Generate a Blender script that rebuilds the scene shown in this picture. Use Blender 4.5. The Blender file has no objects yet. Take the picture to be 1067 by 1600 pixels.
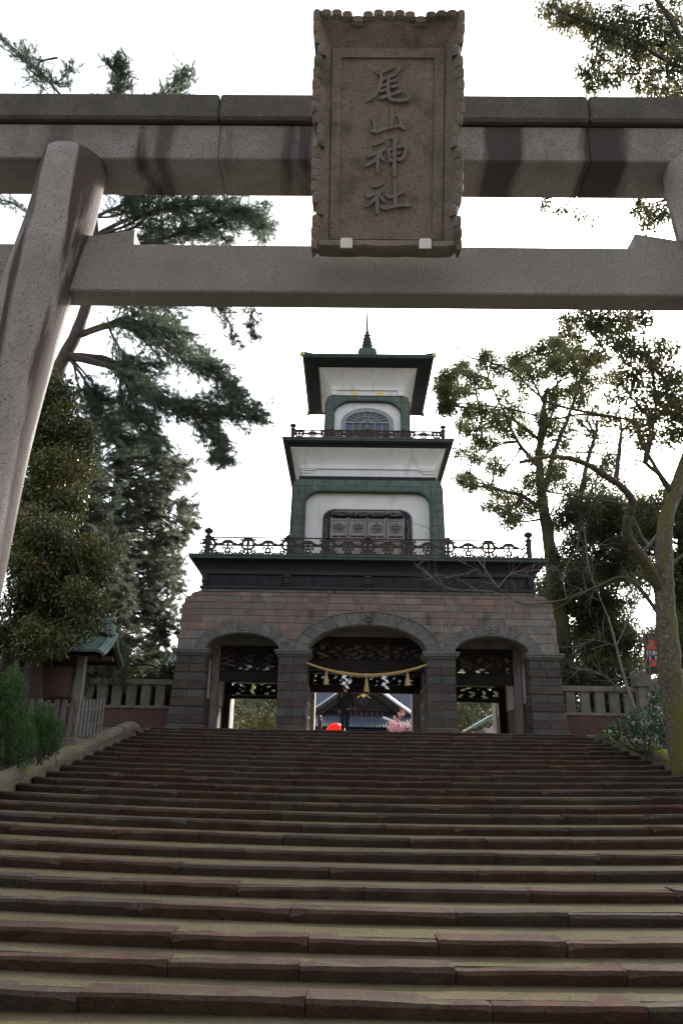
import bpy, bmesh, math, random
import numpy as np
from mathutils import Vector, Matrix

rng = np.random.default_rng(7)
random.seed(7)
S = bpy.context.scene
COL = S.collection

# ------------------------------------------------------------------ camera
F_PX, PITCH, YAW, ROLL = 1225.0, math.radians(19.28), 0.0145, 0.0175
CAM = np.array([0.0, 0.0, 2.0])
_f = np.array([-math.sin(YAW)*math.cos(PITCH), math.cos(YAW)*math.cos(PITCH), math.sin(PITCH)])
_r0 = np.array([math.cos(YAW), math.sin(YAW), 0.0]); _u0 = np.cross(_r0, _f)
_r = math.cos(ROLL)*_r0 + math.sin(ROLL)*_u0
_u = -math.sin(ROLL)*_r0 + math.cos(ROLL)*_u0
cam_d = bpy.data.cameras.new('camera'); cam = bpy.data.objects.new('camera', cam_d); COL.objects.link(cam)
cam.matrix_world = Matrix(((_r[0], _u[0], -_f[0], CAM[0]), (_r[1], _u[1], -_f[1], CAM[1]), (_r[2], _u[2], -_f[2], CAM[2]), (0, 0, 0, 1)))
cam_d.sensor_fit = 'VERTICAL'; cam_d.sensor_height = 36.0; cam_d.lens = F_PX/1600.0*36.0
cam_d.clip_end = 2000.0; cam_d.clip_start = 0.05
S.camera = cam

# ------------------------------------------------------------------ sky, sun, exposure
SUN_EL, SUN_AZ = math.radians(30.1), math.radians(25.4)     # azimuth measured from +Y towards +X
w = bpy.data.worlds.new('World'); S.world = w; w.use_nodes = True
wn = w.node_tree.nodes; wl = w.node_tree.links
bg = wn['Background']; bg.inputs['Strength'].default_value = 0.15
sky = wn.new('ShaderNodeTexSky'); sky.sky_type = 'NISHITA'; sky.sun_disc = False
sky.sun_elevation = SUN_EL; sky.sun_rotation = SUN_AZ
sky.air_density = 1.0; sky.dust_density = 3.0; sky.ozone_density = 1.0
# thin bright cloud veil over the whole sky: noise mixes pale cloud with the hazy blue
tc = wn.new('ShaderNodeTexCoord'); mp = wn.new('ShaderNodeMapping'); mp.inputs['Scale'].default_value = (1.3, 1.3, 3.0)
nz = wn.new('ShaderNodeTexNoise'); nz.inputs['Scale'].default_value = 1.6; nz.inputs['Detail'].default_value = 5.0
rp = wn.new('ShaderNodeValToRGB'); rp.color_ramp.elements[0].position = 0.3; rp.color_ramp.elements[0].color = (0.35, 0.35, 0.35, 1)
rp.color_ramp.elements[1].position = 0.62; rp.color_ramp.elements[1].color = (0.92, 0.92, 0.92, 1)
hs = wn.new('ShaderNodeHueSaturation'); hs.inputs['Saturation'].default_value = 0.12; hs.inputs['Value'].default_value = 1.0
mx = wn.new('ShaderNodeMix'); mx.data_type = 'RGBA'
wl.new(tc.outputs['Generated'], mp.inputs['Vector']); wl.new(mp.outputs[0], nz.inputs['Vector']); wl.new(nz.outputs['Fac'], rp.inputs[0])
wl.new(sky.outputs[0], hs.inputs['Color']); wl.new(rp.outputs[0], mx.inputs['Factor'])
wl.new(sky.outputs[0], mx.inputs['A']); wl.new(hs.outputs[0], mx.inputs['B']); wl.new(mx.outputs['Result'], bg.inputs['Color'])
sl = bpy.data.lights.new('sun', 'SUN'); sun = bpy.data.objects.new('sun', sl); COL.objects.link(sun)
sl.energy = 4.5; sl.angle = math.radians(10); sl.color = (1.0, 0.95, 0.86)
sdir = Vector((math.sin(SUN_AZ)*math.cos(SUN_EL), math.cos(SUN_AZ)*math.cos(SUN_EL), math.sin(SUN_EL)))
sun.rotation_euler = sdir.to_track_quat('Z', 'Y').to_euler()
S.view_settings.view_transform = 'Standard'; S.view_settings.look = 'None'
S.view_settings.exposure = 1.65; S.view_settings.gamma = 1.0; S.view_settings.use_curve_mapping = False
S.cycles.max_bounces = 6; S.cycles.transparent_max_bounces = 8; S.cycles.use_denoising = True

# ------------------------------------------------------------------ helpers
def ray(x, y):
    return (x-533.5)/F_PX*_r - (y-800.0)/F_PX*_u + _f
def P(x, y, Y):                                  # point seen at photograph pixel (x, y) that stands Y metres away
    d = ray(x, y); return CAM + d*(Y/d[1])
def mpp(Y): return Y*1.02/F_PX                   # metres per photograph pixel, roughly
def proj(p):
    q = np.asarray(p)-CAM; z = q@_f
    return 533.5+F_PX*(q@_r)/z, 800-F_PX*(q@_u)/z

def _get(n, k): return n.inputs[k]
def mat(name, col, rough=0.85, var=None, scale=4.0, bump=0.0, bscale=40.0, metal=0.0, spec=0.3,
        stain=None, sscale=(1.5, 1.5, 0.5), s0=0.5, s1=0.62, objrand=None, speck=None, spscale=120.0, transl=0.0, attr=None, streak=None, bands=None):
    m = bpy.data.materials.new(name); m.use_nodes = True
    nt = m.node_tree; N = nt.nodes; L = nt.links; b = N['Principled BSDF']
    b.inputs['Roughness'].default_value = rough; b.inputs['Metallic'].default_value = metal
    b.inputs['Specular IOR Level'].default_value = spec
    t = N.new('ShaderNodeTexCoord')
    def rgb(c):
        n = N.new('ShaderNodeRGB'); n.outputs[0].default_value = (*c, 1); return n.outputs[0]
    cur = rgb(col)
    def mix(a, c, fac, mode='MIX'):
        n = N.new('ShaderNodeMix'); n.data_type = 'RGBA'; n.blend_type = mode
        L.new(a, n.inputs['A']); L.new(c, n.inputs['B'])
        if isinstance(fac, float): n.inputs['Factor'].default_value = fac
        else: L.new(fac, n.inputs['Factor'])
        return n.outputs['Result']
    def noise(sc, detail=5.0, vec=None, r=0.6):
        n = N.new('ShaderNodeTexNoise'); n.inputs['Scale'].default_value = sc; n.inputs['Detail'].default_value = detail
        n.inputs['Roughness'].default_value = r
        L.new(vec if vec is not None else t.outputs['Object'], n.inputs['Vector']); return n.outputs['Fac']
    def ramp(f, p0, p1):
        n = N.new('ShaderNodeMapRange'); n.inputs['From Min'].default_value = p0; n.inputs['From Max'].default_value = p1
        L.new(f, n.inputs['Value']); return n.outputs['Result']
    if objrand:
        oi = N.new('ShaderNodeObjectInfo'); cr = N.new('ShaderNodeValToRGB'); cr.color_ramp.interpolation = 'LINEAR'
        els = cr.color_ramp.elements
        while len(els) < len(objrand): els.new(0.5)
        for i, c in enumerate(objrand):
            els[i].position = i/(len(objrand)-1); els[i].color = (*c, 1)
        L.new(oi.outputs['Random'], cr.inputs[0]); cur = cr.outputs[0]
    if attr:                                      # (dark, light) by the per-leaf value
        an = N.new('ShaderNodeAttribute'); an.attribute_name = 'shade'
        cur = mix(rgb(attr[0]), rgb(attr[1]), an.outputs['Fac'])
    if var: cur = mix(cur, rgb(var), ramp(noise(scale), 0.35, 0.68))
    if speck: cur = mix(cur, rgb(speck), ramp(noise(spscale, 2.0), 0.52, 0.66))
    if stain:
        mpn = N.new('ShaderNodeMapping'); mpn.inputs['Scale'].default_value = sscale
        L.new(t.outputs['Object'], mpn.inputs['Vector'])
        cur = mix(cur, rgb(stain), ramp(noise(1.0, 6.0, mpn.outputs[0]), s0, s1))
    if streak:
        mpn = N.new('ShaderNodeMapping'); mpn.inputs['Scale'].default_value = streak[1]
        L.new(t.outputs['Object'], mpn.inputs['Vector'])
        cur = mix(cur, rgb(streak[0]), ramp(noise(1.0, 4.0, mpn.outputs[0]), streak[2], streak[3]))
    if bands:                                     # run-off stains that stand at given places along the beam
        sx = N.new('ShaderNodeSeparateXYZ'); L.new(t.outputs['Object'], sx.inputs[0])
        mpn = N.new('ShaderNodeMapping'); mpn.inputs['Scale'].default_value = (5.0, 0.6, 0.7); L.new(t.outputs['Object'], mpn.inputs['Vector'])
        ad = N.new('ShaderNodeMath'); ad.operation = 'MULTIPLY_ADD'; L.new(noise(1.0, 5.0, mpn.outputs[0]), ad.inputs[0]); ad.inputs[1].default_value = 0.42; L.new(sx.outputs['X'], ad.inputs[2])
        for x0, x1, amt in bands[1]:
            d = N.new('ShaderNodeMath'); d.operation = 'SUBTRACT'; L.new(ad.outputs[0], d.inputs[0]); d.inputs[1].default_value = (x0+x1)/2+0.21
            ab = N.new('ShaderNodeMath'); ab.operation = 'ABSOLUTE'; L.new(d.outputs[0], ab.inputs[0])
            mr = N.new('ShaderNodeMapRange'); mr.inputs['From Min'].default_value = (x1-x0)/2+0.05; mr.inputs['From Max'].default_value = (x1-x0)/2-0.05; mr.inputs['To Max'].default_value = amt
            L.new(ab.outputs[0], mr.inputs['Value']); cur = mix(cur, rgb(bands[0]), mr.outputs['Result'])
    L.new(cur, b.inputs['Base Color'])
    if bump:
        bn = N.new('ShaderNodeBump'); bn.inputs['Strength'].default_value = 1.0; bn.inputs['Distance'].default_value = bump
        L.new(noise(bscale, 6.0), bn.inputs['Height']); L.new(bn.outputs[0], b.inputs['Normal'])
    if transl:
        out = N['Material Output']; tr = N.new('ShaderNodeBsdfTranslucent'); ms = N.new('ShaderNodeMixShader')
        hv = N.new('ShaderNodeHueSaturation'); hv.inputs['Value'].default_value = 1.6; L.new(cur, hv.inputs['Color'])
        L.new(hv.outputs[0], tr.inputs['Color']); ms.inputs[0].default_value = transl
        L.new(b.outputs[0], ms.inputs[1]); L.new(tr.outputs[0], ms.inputs[2]); L.new(ms.outputs[0], out.inputs['Surface'])
    return m

class MB:                                        # collects geometry in world coordinates and links it as ONE mesh object
    def __init__(s): s.v = []; s.f = []; s.m = []; s.cur = 0
    def add(s, vs, fs):
        o = len(s.v); s.v += [tuple(map(float, p)) for p in vs]; s.f += [tuple(i+o for i in f) for f in fs]; s.m += [s.cur]*len(fs)
        return s
    def box(s, x0, x1, y0, y1, z0, z1):
        return s.add([(x0,y0,z0),(x1,y0,z0),(x1,y1,z0),(x0,y1,z0),(x0,y0,z1),(x1,y0,z1),(x1,y1,z1),(x0,y1,z1)],
                     [(3,2,1,0),(4,5,6,7),(0,1,5,4),(1,2,6,5),(2,3,7,6),(3,0,4,7)])
    def cbox(s, x0, x1, y0, y1, z0, z1, c=0.01, jit=0.0):      # chamfered box, 44 triangles
        V = []; idx = {}
        for ix, X in ((0,x0),(1,x1)):
            for iy, Y in ((0,y0),(1,y1)):
                for iz, Z in ((0,z0),(1,z1)):
                    sx, sy, sz = 1-2*ix, 1-2*iy, 1-2*iz
                    for k, d in enumerate(((0,sy*c,sz*c),(sx*c,0,sz*c),(sx*c,sy*c,0))):
                        idx[(ix,iy,iz,k)] = len(V)
                        V.append((X+d[0]+random.uniform(-jit,jit), Y+d[1]+random.uniform(-jit,jit), Z+d[2]+random.uniform(-jit,jit)))
        g = lambda *a: idx[a]
        Fs = []
        Fs += [(g(0,0,0,0),g(0,0,1,0),g(0,1,1,0),g(0,1,0,0)), (g(1,0,0,0),g(1,1,0,0),g(1,1,1,0),g(1,0,1,0)),
               (g(0,0,0,1),g(1,0,0,1),g(1,0,1,1),g(0,0,1,1)), (g(0,1,0,1),g(0,1,1,1),g(1,1,1,1),g(1,1,0,1)),
               (g(0,0,0,2),g(0,1,0,2),g(1,1,0,2),g(1,0,0,2)), (g(0,0,1,2),g(1,0,1,2),g(1,1,1,2),g(0,1,1,2))]
        for iy in (0,1):
            for iz in (0,1): Fs.append((g(0,iy,iz,1),g(1,iy,iz,1),g(1,iy,iz,2),g(0,iy,iz,2)))
        for ix in (0,1):
            for iz in (0,1): Fs.append((g(ix,0,iz,0),g(ix,1,iz,0),g(ix,1,iz,2),g(ix,0,iz,2)))
        for ix in (0,1):
            for iy in (0,1): Fs.append((g(ix,iy,0,0),g(ix,iy,1,0),g(ix,iy,1,1),g(ix,iy,0,1)))
        for ix in (0,1):
            for iy in (0,1):
                for iz in (0,1): Fs.append((g(ix,iy,iz,0),g(ix,iy,iz,1),g(ix,iy,iz,2)))
        return s.add(V, Fs)
    def prism(s, poly, y0, y1):                  # polygon in x-z (counter-clockwise seen from -Y) pushed back along Y
        n = len(poly)
        vs = [(x, y0, z) for x, z in poly] + [(x, y1, z) for x, z in poly]
        fs = [tuple(range(n)), tuple(range(2*n-1, n-1, -1))] + [((i+1) % n, i, i+n, (i+1) % n+n) for i in range(n)]
        return s.add(vs, fs)
    def loft(s, rings, cap=True, closed=True):
        n = len(rings[0]); vs = [p for r in rings for p in r]; fs = []
        for k in range(len(rings)-1):
            for i in range(n if closed else n-1):
                j = (i+1) % n; fs.append((k*n+i, k*n+j, (k+1)*n+j, (k+1)*n+i))
        if cap and closed:
            fs += [tuple(range(n-1, -1, -1)), tuple(range((len(rings)-1)*n, len(rings)*n))]
        return s.add(vs, fs)
    def square(s, cx, cy, prof):                 # square rings (half width, z) stacked: cornices, coves, roofs
        return s.loft([[(cx-h, cy-h*k, z), (cx+h, cy-h*k, z), (cx+h, cy+h*k, z), (cx-h, cy+h*k, z)] for h, z, k in [(p+(1.0,))[:3] for p in prof]])
    def rect(s, cx, cy, prof):                   # rectangular rings (half x, half y, z)
        return s.loft([[(cx-a, cy-b, z), (cx+a, cy-b, z), (cx+a, cy+b, z), (cx-a, cy+b, z)] for a, b, z in prof])
    def lathe(s, cx, cy, prof, n=12):
        return s.loft([[(cx+r*math.cos(2*math.pi*i/n), cy+r*math.sin(2*math.pi*i/n), z) for i in range(n)] for r, z in prof])
    def tube(s, pts, rad, n=6, jit=0.0):
        pts = [np.asarray(p, float) for p in pts]
        if not hasattr(rad, '__len__'): rad = [rad]*len(pts)
        T = [pts[min(i+1, len(pts)-1)]-pts[max(i-1, 0)] for i in range(len(pts))]
        T = [t/(np.linalg.norm(t)+1e-9) for t in T]
        a = np.array([0.0, 0, 1]) if abs(T[0][2]) < 0.9 else np.array([1.0, 0, 0])
        u = np.cross(T[0], a); u /= np.linalg.norm(u); rings = []
        for p, t, r in zip(pts, T, rad):
            u = u-t*(u@t); u /= (np.linalg.norm(u)+1e-9); v = np.cross(t, u)
            rings.append([p+(u*math.cos(2*math.pi*i/n)+v*math.sin(2*math.pi*i/n))*r*(1+random.uniform(-jit, jit)) for i in range(n)])
        return s.loft(rings)
    def disc(s, c, r, h, n=12, axis='y'):        # low dome facing -Y (axis y) for crests
        cx, cy, cz = c; rings = []
        for rr, d in ((r, 0.0), (r*0.92, -h*0.7), (r*0.5, -h), (0.001, -h*1.02)):
            rings.append([(cx+rr*math.cos(2*math.pi*i/n), cy+d, cz+rr*math.sin(2*math.pi*i/n)) for i in range(n)])
        return s.loft(rings)
    def ribbon(s, pts, wd, y0, y1, frame=None):  # flat strip along a path in x-z with width, pushed along Y
        pts = [np.asarray(p, float) for p in pts]
        if not hasattr(wd, '__len__'): wd = [wd]*len(pts)
        L_, R_ = [], []
        for i, p in enumerate(pts):
            t = pts[min(i+1, len(pts)-1)]-pts[max(i-1, 0)]; t /= (np.linalg.norm(t)+1e-9); nrm = np.array([-t[1], t[0]])
            L_.append(p+nrm*wd[i]/2); R_.append(p-nrm*wd[i]/2)
        vs, fs = [], []
        for a, b in zip(L_, R_): vs += [(a[0], y0, a[1]), (b[0], y0, b[1]), (b[0], y1, b[1]), (a[0], y1, a[1])]
        n = len(pts)
        for i in range(n-1):
            for j in range(4): fs.append((4*i+j, 4*i+(j+1) % 4, 4*i+4+(j+1) % 4, 4*i+4+j))
        fs += [(3, 2, 1, 0), (4*n-4, 4*n-3, 4*n-2, 4*n-1)]
        if frame: vs = [frame(p) for p in vs]
        return s.add(vs, fs)
    def build(s, name, m, parent=None, smooth=False, label=None, cat=None, group=None, kind=None, org=None):
        if parent is not None and org is None: org = parent['_o']
        if org is None: org = (0, 0, 0)
        me = bpy.data.meshes.new(name)
        me.from_pydata([(p[0]-org[0], p[1]-org[1], p[2]-org[2]) for p in s.v], [], s.f)
        ms = m if isinstance(m, (list, tuple)) else [m]
        for q in ms: me.materials.append(q)
        if len(ms) > 1: me.polygons.foreach_set('material_index', s.m)
        bm = bmesh.new(); bm.from_mesh(me); bmesh.ops.recalc_face_normals(bm, faces=bm.faces); bm.to_mesh(me); bm.free()
        if smooth: me.polygons.foreach_set('use_smooth', [True]*len(me.polygons))
        me.update()
        o = bpy.data.objects.new(name, me); COL.objects.link(o)
        if parent is not None: o.parent = parent
        else: o.location = org
        o['_o'] = tuple(org)
        if label: o['label'] = label
        if cat: o['category'] = cat
        if group: o['group'] = group
        if kind: o['kind'] = kind
        return o

def thing(name, label, cat, loc, group=None):
    o = bpy.data.objects.new(name, None); COL.objects.link(o); o.location = loc; o['_o'] = tuple(map(float, loc))
    o.empty_display_size = 0.2; o['label'] = label; o['category'] = cat
    if group: o['group'] = group
    return o

def smooth_path(pts, sub=5):
    pts = [np.asarray(p, float) for p in pts]; out = []
    for i in range(len(pts)-1):
        p0, p1, p2, p3 = pts[max(i-1, 0)], pts[i], pts[i+1], pts[min(i+2, len(pts)-1)]
        for k in range(sub):
            t = k/sub; out.append(0.5*((2*p1)+(-p0+p2)*t+(2*p0-5*p1+4*p2-p3)*t*t+(-p0+3*p1-3*p2+p3)*t**3))
    out.append(pts[-1]); return out
# ------------------------------------------------------------------ materials
M = {}
M['granite'] = mat('granite', (0.330,0.315,0.292), 0.9, var=(0.243,0.223,0.210), scale=2.2, speck=(0.110,0.103,0.098), spscale=70, bump=0.006, bscale=60,
                   stain=(0.07,0.058,0.055), sscale=(1.9,1.9,0.5), s0=0.56, s1=0.66)
M['granite_pillar'] = mat('granite_pillar', (0.370,0.352,0.339), 0.9, var=(0.272,0.256,0.249), scale=2.0, speck=(0.148,0.136,0.131), spscale=70, bump=0.006, bscale=60,
                   stain=(0.075,0.058,0.056), sscale=(3.6,3.6,0.07), s0=0.48, s1=0.55)
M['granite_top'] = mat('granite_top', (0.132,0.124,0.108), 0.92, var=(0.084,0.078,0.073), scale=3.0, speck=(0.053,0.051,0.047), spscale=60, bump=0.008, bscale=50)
M['granite_lintel'] = mat('granite_lintel', (0.287,0.273,0.267), 0.9, var=(0.209,0.179,0.163), scale=2.6, speck=(0.119,0.113,0.111), spscale=70, bump=0.006, bscale=60,
                   stain=(0.05,0.042,0.042), sscale=(1.15,0.25,0.16), s0=0.56, s1=0.63,
                   bands=((0.04,0.034,0.033), [(0.98,1.32,0.85),(1.98,2.36,0.9),(-2.25,-2.08,0.7),(-1.02,-0.9,0.5),(-0.85,-0.7,0.6),(-3.3,-3.1,0.5),(3.0,3.2,0.5)]))
M['granite_tie'] = mat('granite_tie', (0.298,0.294,0.280), 0.9, var=(0.243,0.235,0.221), scale=1.5, speck=(0.132,0.125,0.117), spscale=70, bump=0.006, bscale=60)
M['plaque'] = mat('plaque_stone', (0.273,0.237,0.201), 0.9, var=(0.186,0.161,0.140), scale=5, speck=(0.101,0.086,0.076), spscale=75, bump=0.008, bscale=70,
                   stain=(0.11,0.10,0.07), sscale=(2.5,2.5,2.5), s0=0.55, s1=0.68)
M['letter'] = mat('letter_stone', (0.237,0.219,0.206), 0.9, var=(0.175,0.156,0.144), scale=9, bump=0.004, bscale=70)
M['white_metal'] = mat('white_metal', (0.8,0.8,0.78), 0.4)
M['pebble'] = mat('pebble_concrete', (0.135,0.112,0.07), 0.98, spec=0.04, var=(0.10,0.085,0.052), scale=2.0, speck=(0.085,0.072,0.048), spscale=30, bump=0.02, bscale=36,
                   stain=(0.105,0.098,0.05), sscale=(0.8,3.0,3.0), s0=0.52, s1=0.66)
STEP = [(0.104,0.056,0.042),(0.080,0.049,0.040),(0.090,0.070,0.053),(0.065,0.071,0.068),(0.110,0.066,0.049),(0.076,0.064,0.052),(0.069,0.067,0.058),(0.104,0.059,0.044)]
M['step'] = mat('step_stone', (0.3,0.2,0.18), 0.95, spec=0.06, objrand=STEP, var=(0.062,0.038,0.031), scale=3.2, speck=(0.04,0.03,0.026), spscale=45, bump=0.016, bscale=22,
                   stain=(0.10,0.085,0.055), sscale=(1.6,4,4), s0=0.56, s1=0.7)
M['cap'] = mat('cap_stone', (0.180,0.149,0.104), 0.9, var=(0.117,0.095,0.072), scale=2.2, speck=(0.072,0.059,0.045), spscale=40, bump=0.015, bscale=25,
                   stain=(0.16,0.15,0.05), sscale=(1.2,0.7,1.5), s0=0.57, s1=0.68)
M['cap_moss'] = mat('cap_moss', (0.14,0.105,0.08), 0.95, var=(0.09,0.07,0.055), scale=2.2, bump=0.02, bscale=30,
                   stain=(0.17,0.19,0.02), sscale=(0.9,0.55,0.5), s0=0.47, s1=0.56)
M['side_wall'] = mat('side_wall', (0.171,0.149,0.113), 0.9, var=(0.108,0.090,0.068), scale=2.0, bump=0.01, bscale=20)
M['soil'] = mat('soil', (0.085,0.065,0.045), 0.95, var=(0.05,0.06,0.025), scale=1.3, bump=0.05, bscale=8)
M['asphalt'] = mat('asphalt', (0.05,0.05,0.05), 0.9, var=(0.035,0.035,0.035), scale=2, bump=0.004, bscale=60)
M['paving'] = mat('paving', (0.27,0.25,0.22), 0.9, var=(0.2,0.185,0.165), scale=1.2, bump=0.01, bscale=30)
RED = [(0.268,0.178,0.143),(0.139,0.109,0.095),(0.278,0.206,0.167),(0.169,0.136,0.116),(0.218,0.172,0.143),(0.296,0.195,0.152),(0.157,0.132,0.113),(0.241,0.195,0.167)]
PIER_RED_SHADED = [(0.110,0.070,0.058),(0.057,0.043,0.038),(0.114,0.080,0.067),(0.070,0.053,0.047),(0.090,0.067,0.058),(0.122,0.076,0.061),(0.065,0.052,0.046),(0.099,0.076,0.067)]  # red stones darkened: shade on the lower piers is in the colour
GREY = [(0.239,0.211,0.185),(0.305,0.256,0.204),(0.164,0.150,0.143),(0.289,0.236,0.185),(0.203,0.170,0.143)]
PIER_GREY_SHADED = [(0.095,0.092,0.087),(0.121,0.112,0.096),(0.065,0.066,0.067),(0.114,0.103,0.087),(0.081,0.074,0.068)]  # grey stones darkened for the same pier shade
M['brick_red'] = mat('brick_red', (0.336,0.224,0.224), 0.9, objrand=RED, var=(0.140,0.103,0.090), scale=2.3, speck=(0.224,0.168,0.146), spscale=30, bump=0.008, bscale=25,
                   stain=(0.05,0.045,0.045), sscale=(2.2,2.2,0.9), s0=0.58, s1=0.72)
M['brick_grey'] = mat('brick_grey', (0.224,0.224,0.224), 0.9, objrand=GREY, var=(0.123,0.118,0.112), scale=2.3, speck=(0.224,0.213,0.196), spscale=30, bump=0.008, bscale=25,
                   stain=(0.055,0.05,0.05), sscale=(2.2,2.2,0.9), s0=0.58, s1=0.72)
M['pier_red_shaded'] = mat('shaded_pier_red_stone', (0.3,0.2,0.2), 0.9, objrand=PIER_RED_SHADED, var=(0.052,0.040,0.037), scale=2.3, speck=(0.10,0.078,0.068), spscale=30, bump=0.008, bscale=25, stain=(0.035,0.032,0.032), sscale=(2.2,2.2,0.9), s0=0.58, s1=0.72)  # shaded copy of the red brick material
M['pier_grey_shaded'] = mat('shaded_pier_grey_stone', (0.2,0.2,0.2), 0.9, objrand=PIER_GREY_SHADED, var=(0.05,0.05,0.051), scale=2.3, speck=(0.11,0.108,0.10), spscale=30, bump=0.008, bscale=25, stain=(0.036,0.034,0.034), sscale=(2.2,2.2,0.9), s0=0.58, s1=0.72)  # shaded copy of the grey brick material
M['window_frame'] = mat('window_frame', (0.30,0.30,0.31), 0.7, var=(0.22,0.22,0.23), scale=4)
M['arch'] = mat('arch_stone', (0.215,0.215,0.215), 0.9, objrand=[(0.146,0.138,0.125),(0.185,0.173,0.155),(0.120,0.116,0.111),(0.164,0.155,0.143)], var=(0.086,0.081,0.077), scale=2.0,
                   speck=(0.24,0.23,0.21), spscale=30, bump=0.008, bscale=25, stain=(0.06,0.055,0.05), sscale=(3,3,1.2), s0=0.56, s1=0.7)
M['mortar'] = mat('mortar', (0.26,0.245,0.225), 0.95, var=(0.14,0.13,0.12), scale=3)
M['slate'] = mat('dark_timber_slate', (0.024,0.026,0.030), 0.75, var=(0.016,0.016,0.018), scale=4, bump=0.006, bscale=14, streak=((0.040,0.040,0.040),(7.200,7.200,0.640),0.55,0.75))
M['slate_brown'] = mat('dark_moulding', (0.048,0.040,0.036), 0.8, var=(0.032,0.028,0.026), scale=3, bump=0.006, bscale=14)
M['rail'] = mat('rail_timber', (0.056,0.045,0.034), 0.85, var=(0.036,0.030,0.024), scale=6, bump=0.006, bscale=20)
M['copper'] = mat('copper_edge', (0.065,0.09,0.08), 0.6, var=(0.042,0.056,0.05), scale=3, bump=0.003, bscale=15)
M['green'] = mat('green_sheet', (0.09,0.12,0.10), 0.65, objrand=[(0.075,0.105,0.086),(0.095,0.122,0.102),(0.085,0.118,0.097),(0.105,0.13,0.11)], var=(0.062,0.082,0.07), scale=2.4, bump=0.004, bscale=9, streak=((0.125,0.15,0.13),(6,6,0.5),0.54,0.72))
M['green_body'] = mat('green_body', (0.055,0.085,0.066), 0.7, var=(0.04,0.062,0.05), scale=2)
M['plaster'] = mat('white_plaster', (0.72,0.70,0.68), 0.9, var=(0.64,0.62,0.60), scale=1.3, bump=0.002, bscale=30, stain=(0.42,0.40,0.36), sscale=(2.5,2.5,0.7), s0=0.55, s1=0.78)
M['oldwood'] = mat('weathered_wood', (0.325,0.293,0.268), 0.85, var=(0.212,0.187,0.170), scale=3, bump=0.004, bscale=30, streak=((0.179,0.155,0.138),(35.750,35.750,1.950),0.48,0.62))
M['wood'] = mat('dark_wood', (0.027,0.021,0.018), 0.8, var=(0.018,0.014,0.012), scale=3, bump=0.004, bscale=20)
M['brownwood'] = mat('brown_wood', (0.14,0.082,0.058), 0.8, var=(0.095,0.06,0.045), scale=2.5, streak=((0.075,0.05,0.04),(14,14,0.7),0.5,0.65))
M['greywood'] = mat('grey_wood', (0.24,0.21,0.195), 0.85, var=(0.17,0.145,0.135), scale=3, streak=((0.12,0.10,0.095),(25,25,1.2),0.52,0.65))
M['niche'] = mat('niche_dark', (0.16,0.165,0.175), 0.8, var=(0.11,0.115,0.125), scale=3)
M['gold'] = mat('gold_leaf', (0.85,0.58,0.17), 0.3, metal=1.0)
M['dull_gold'] = mat('dull_gold', (0.5,0.4,0.2), 0.45, metal=0.7)
def glass(n, c): return mat(n, c, 0.08, spec=0.6, var=tuple(x*0.6 for x in c), scale=3)
M['g_blue'] = glass('glass_blue', (0.018,0.033,0.096)); M['g_violet'] = glass('glass_violet', (0.030,0.021,0.042)); M['g_amber'] = glass('glass_amber', (0.072,0.036,0.018))
M['g_green'] = glass('glass_green', (0.015,0.036,0.030)); M['g_smoke'] = glass('glass_smoke', (0.030,0.030,0.033)); M['g_indigo'] = glass('glass_indigo', (0.021,0.024,0.051))
M['straw'] = mat('straw', (0.483,0.345,0.149), 0.9, var=(0.345,0.241,0.103), scale=10, bump=0.01, bscale=60)
M['paper'] = mat('paper', (0.85,0.85,0.86), 0.8, transl=0.35)
M['fence'] = mat('fence_stone', (0.189,0.171,0.149), 0.9, var=(0.126,0.113,0.095), scale=2.4, bump=0.008, bscale=25, stain=(0.081,0.086,0.045), sscale=(1.800,1.800,1.080), s0=0.54, s1=0.7)
M['picket'] = mat('picket_wood', (0.17,0.155,0.145), 0.9, var=(0.11,0.10,0.093), scale=3, streak=((0.08,0.072,0.066),(22,22,1.2),0.5,0.64))
M['fence_base'] = mat('fence_base', (0.105,0.055,0.05), 0.9, var=(0.07,0.042,0.04), scale=2, bump=0.01, bscale=15)
M['tile'] = mat('roof_tile', (0.085,0.11,0.14), 0.4, var=(0.06,0.08,0.105), scale=4, spec=0.4)
M['tile_sunlit'] = mat('tile_sunlit', (0.82,0.82,0.82), 0.5, var=(0.7,0.7,0.71), scale=8)  # white stands in for sunlight on the hall's right roof edges
M['patina'] = mat('patina', (0.162,0.232,0.204), 0.6, var=(0.102,0.160,0.140), scale=3, streak=((0.246,0.304,0.272),(3.400,9.600,3.200),0.55,0.72))
M['red_cloth'] = mat('red_umbrella_cloth', (0.80,0.035,0.02), 0.6, transl=0.55)
M['suit'] = mat('dark_suit', (0.016,0.018,0.026), 0.8, var=(0.011,0.012,0.018), scale=8)
M['coat'] = mat('dark_coat', (0.02,0.02,0.022), 0.8); M['brown_coat'] = mat('brown_coat', (0.06,0.045,0.035), 0.8); M['grey_coat'] = mat('grey_coat', (0.10,0.10,0.11), 0.8)
M['skin'] = mat('skin', (0.50,0.31,0.22), 0.6); M['hair'] = mat('hair', (0.012,0.010,0.009), 0.45); M['yellow'] = mat('yellow_strap', (0.45,0.36,0.04), 0.7); M['shoe'] = mat('shoe', (0.01,0.01,0.01), 0.4)
M['bark_pine'] = mat('pine_bark', (0.085,0.066,0.055), 0.95, var=(0.045,0.036,0.031), scale=6, bump=0.03, bscale=14)
M['bark_dark'] = mat('dark_bark', (0.06,0.05,0.042), 0.95, var=(0.04,0.034,0.028), scale=5, bump=0.02, bscale=14)
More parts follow.
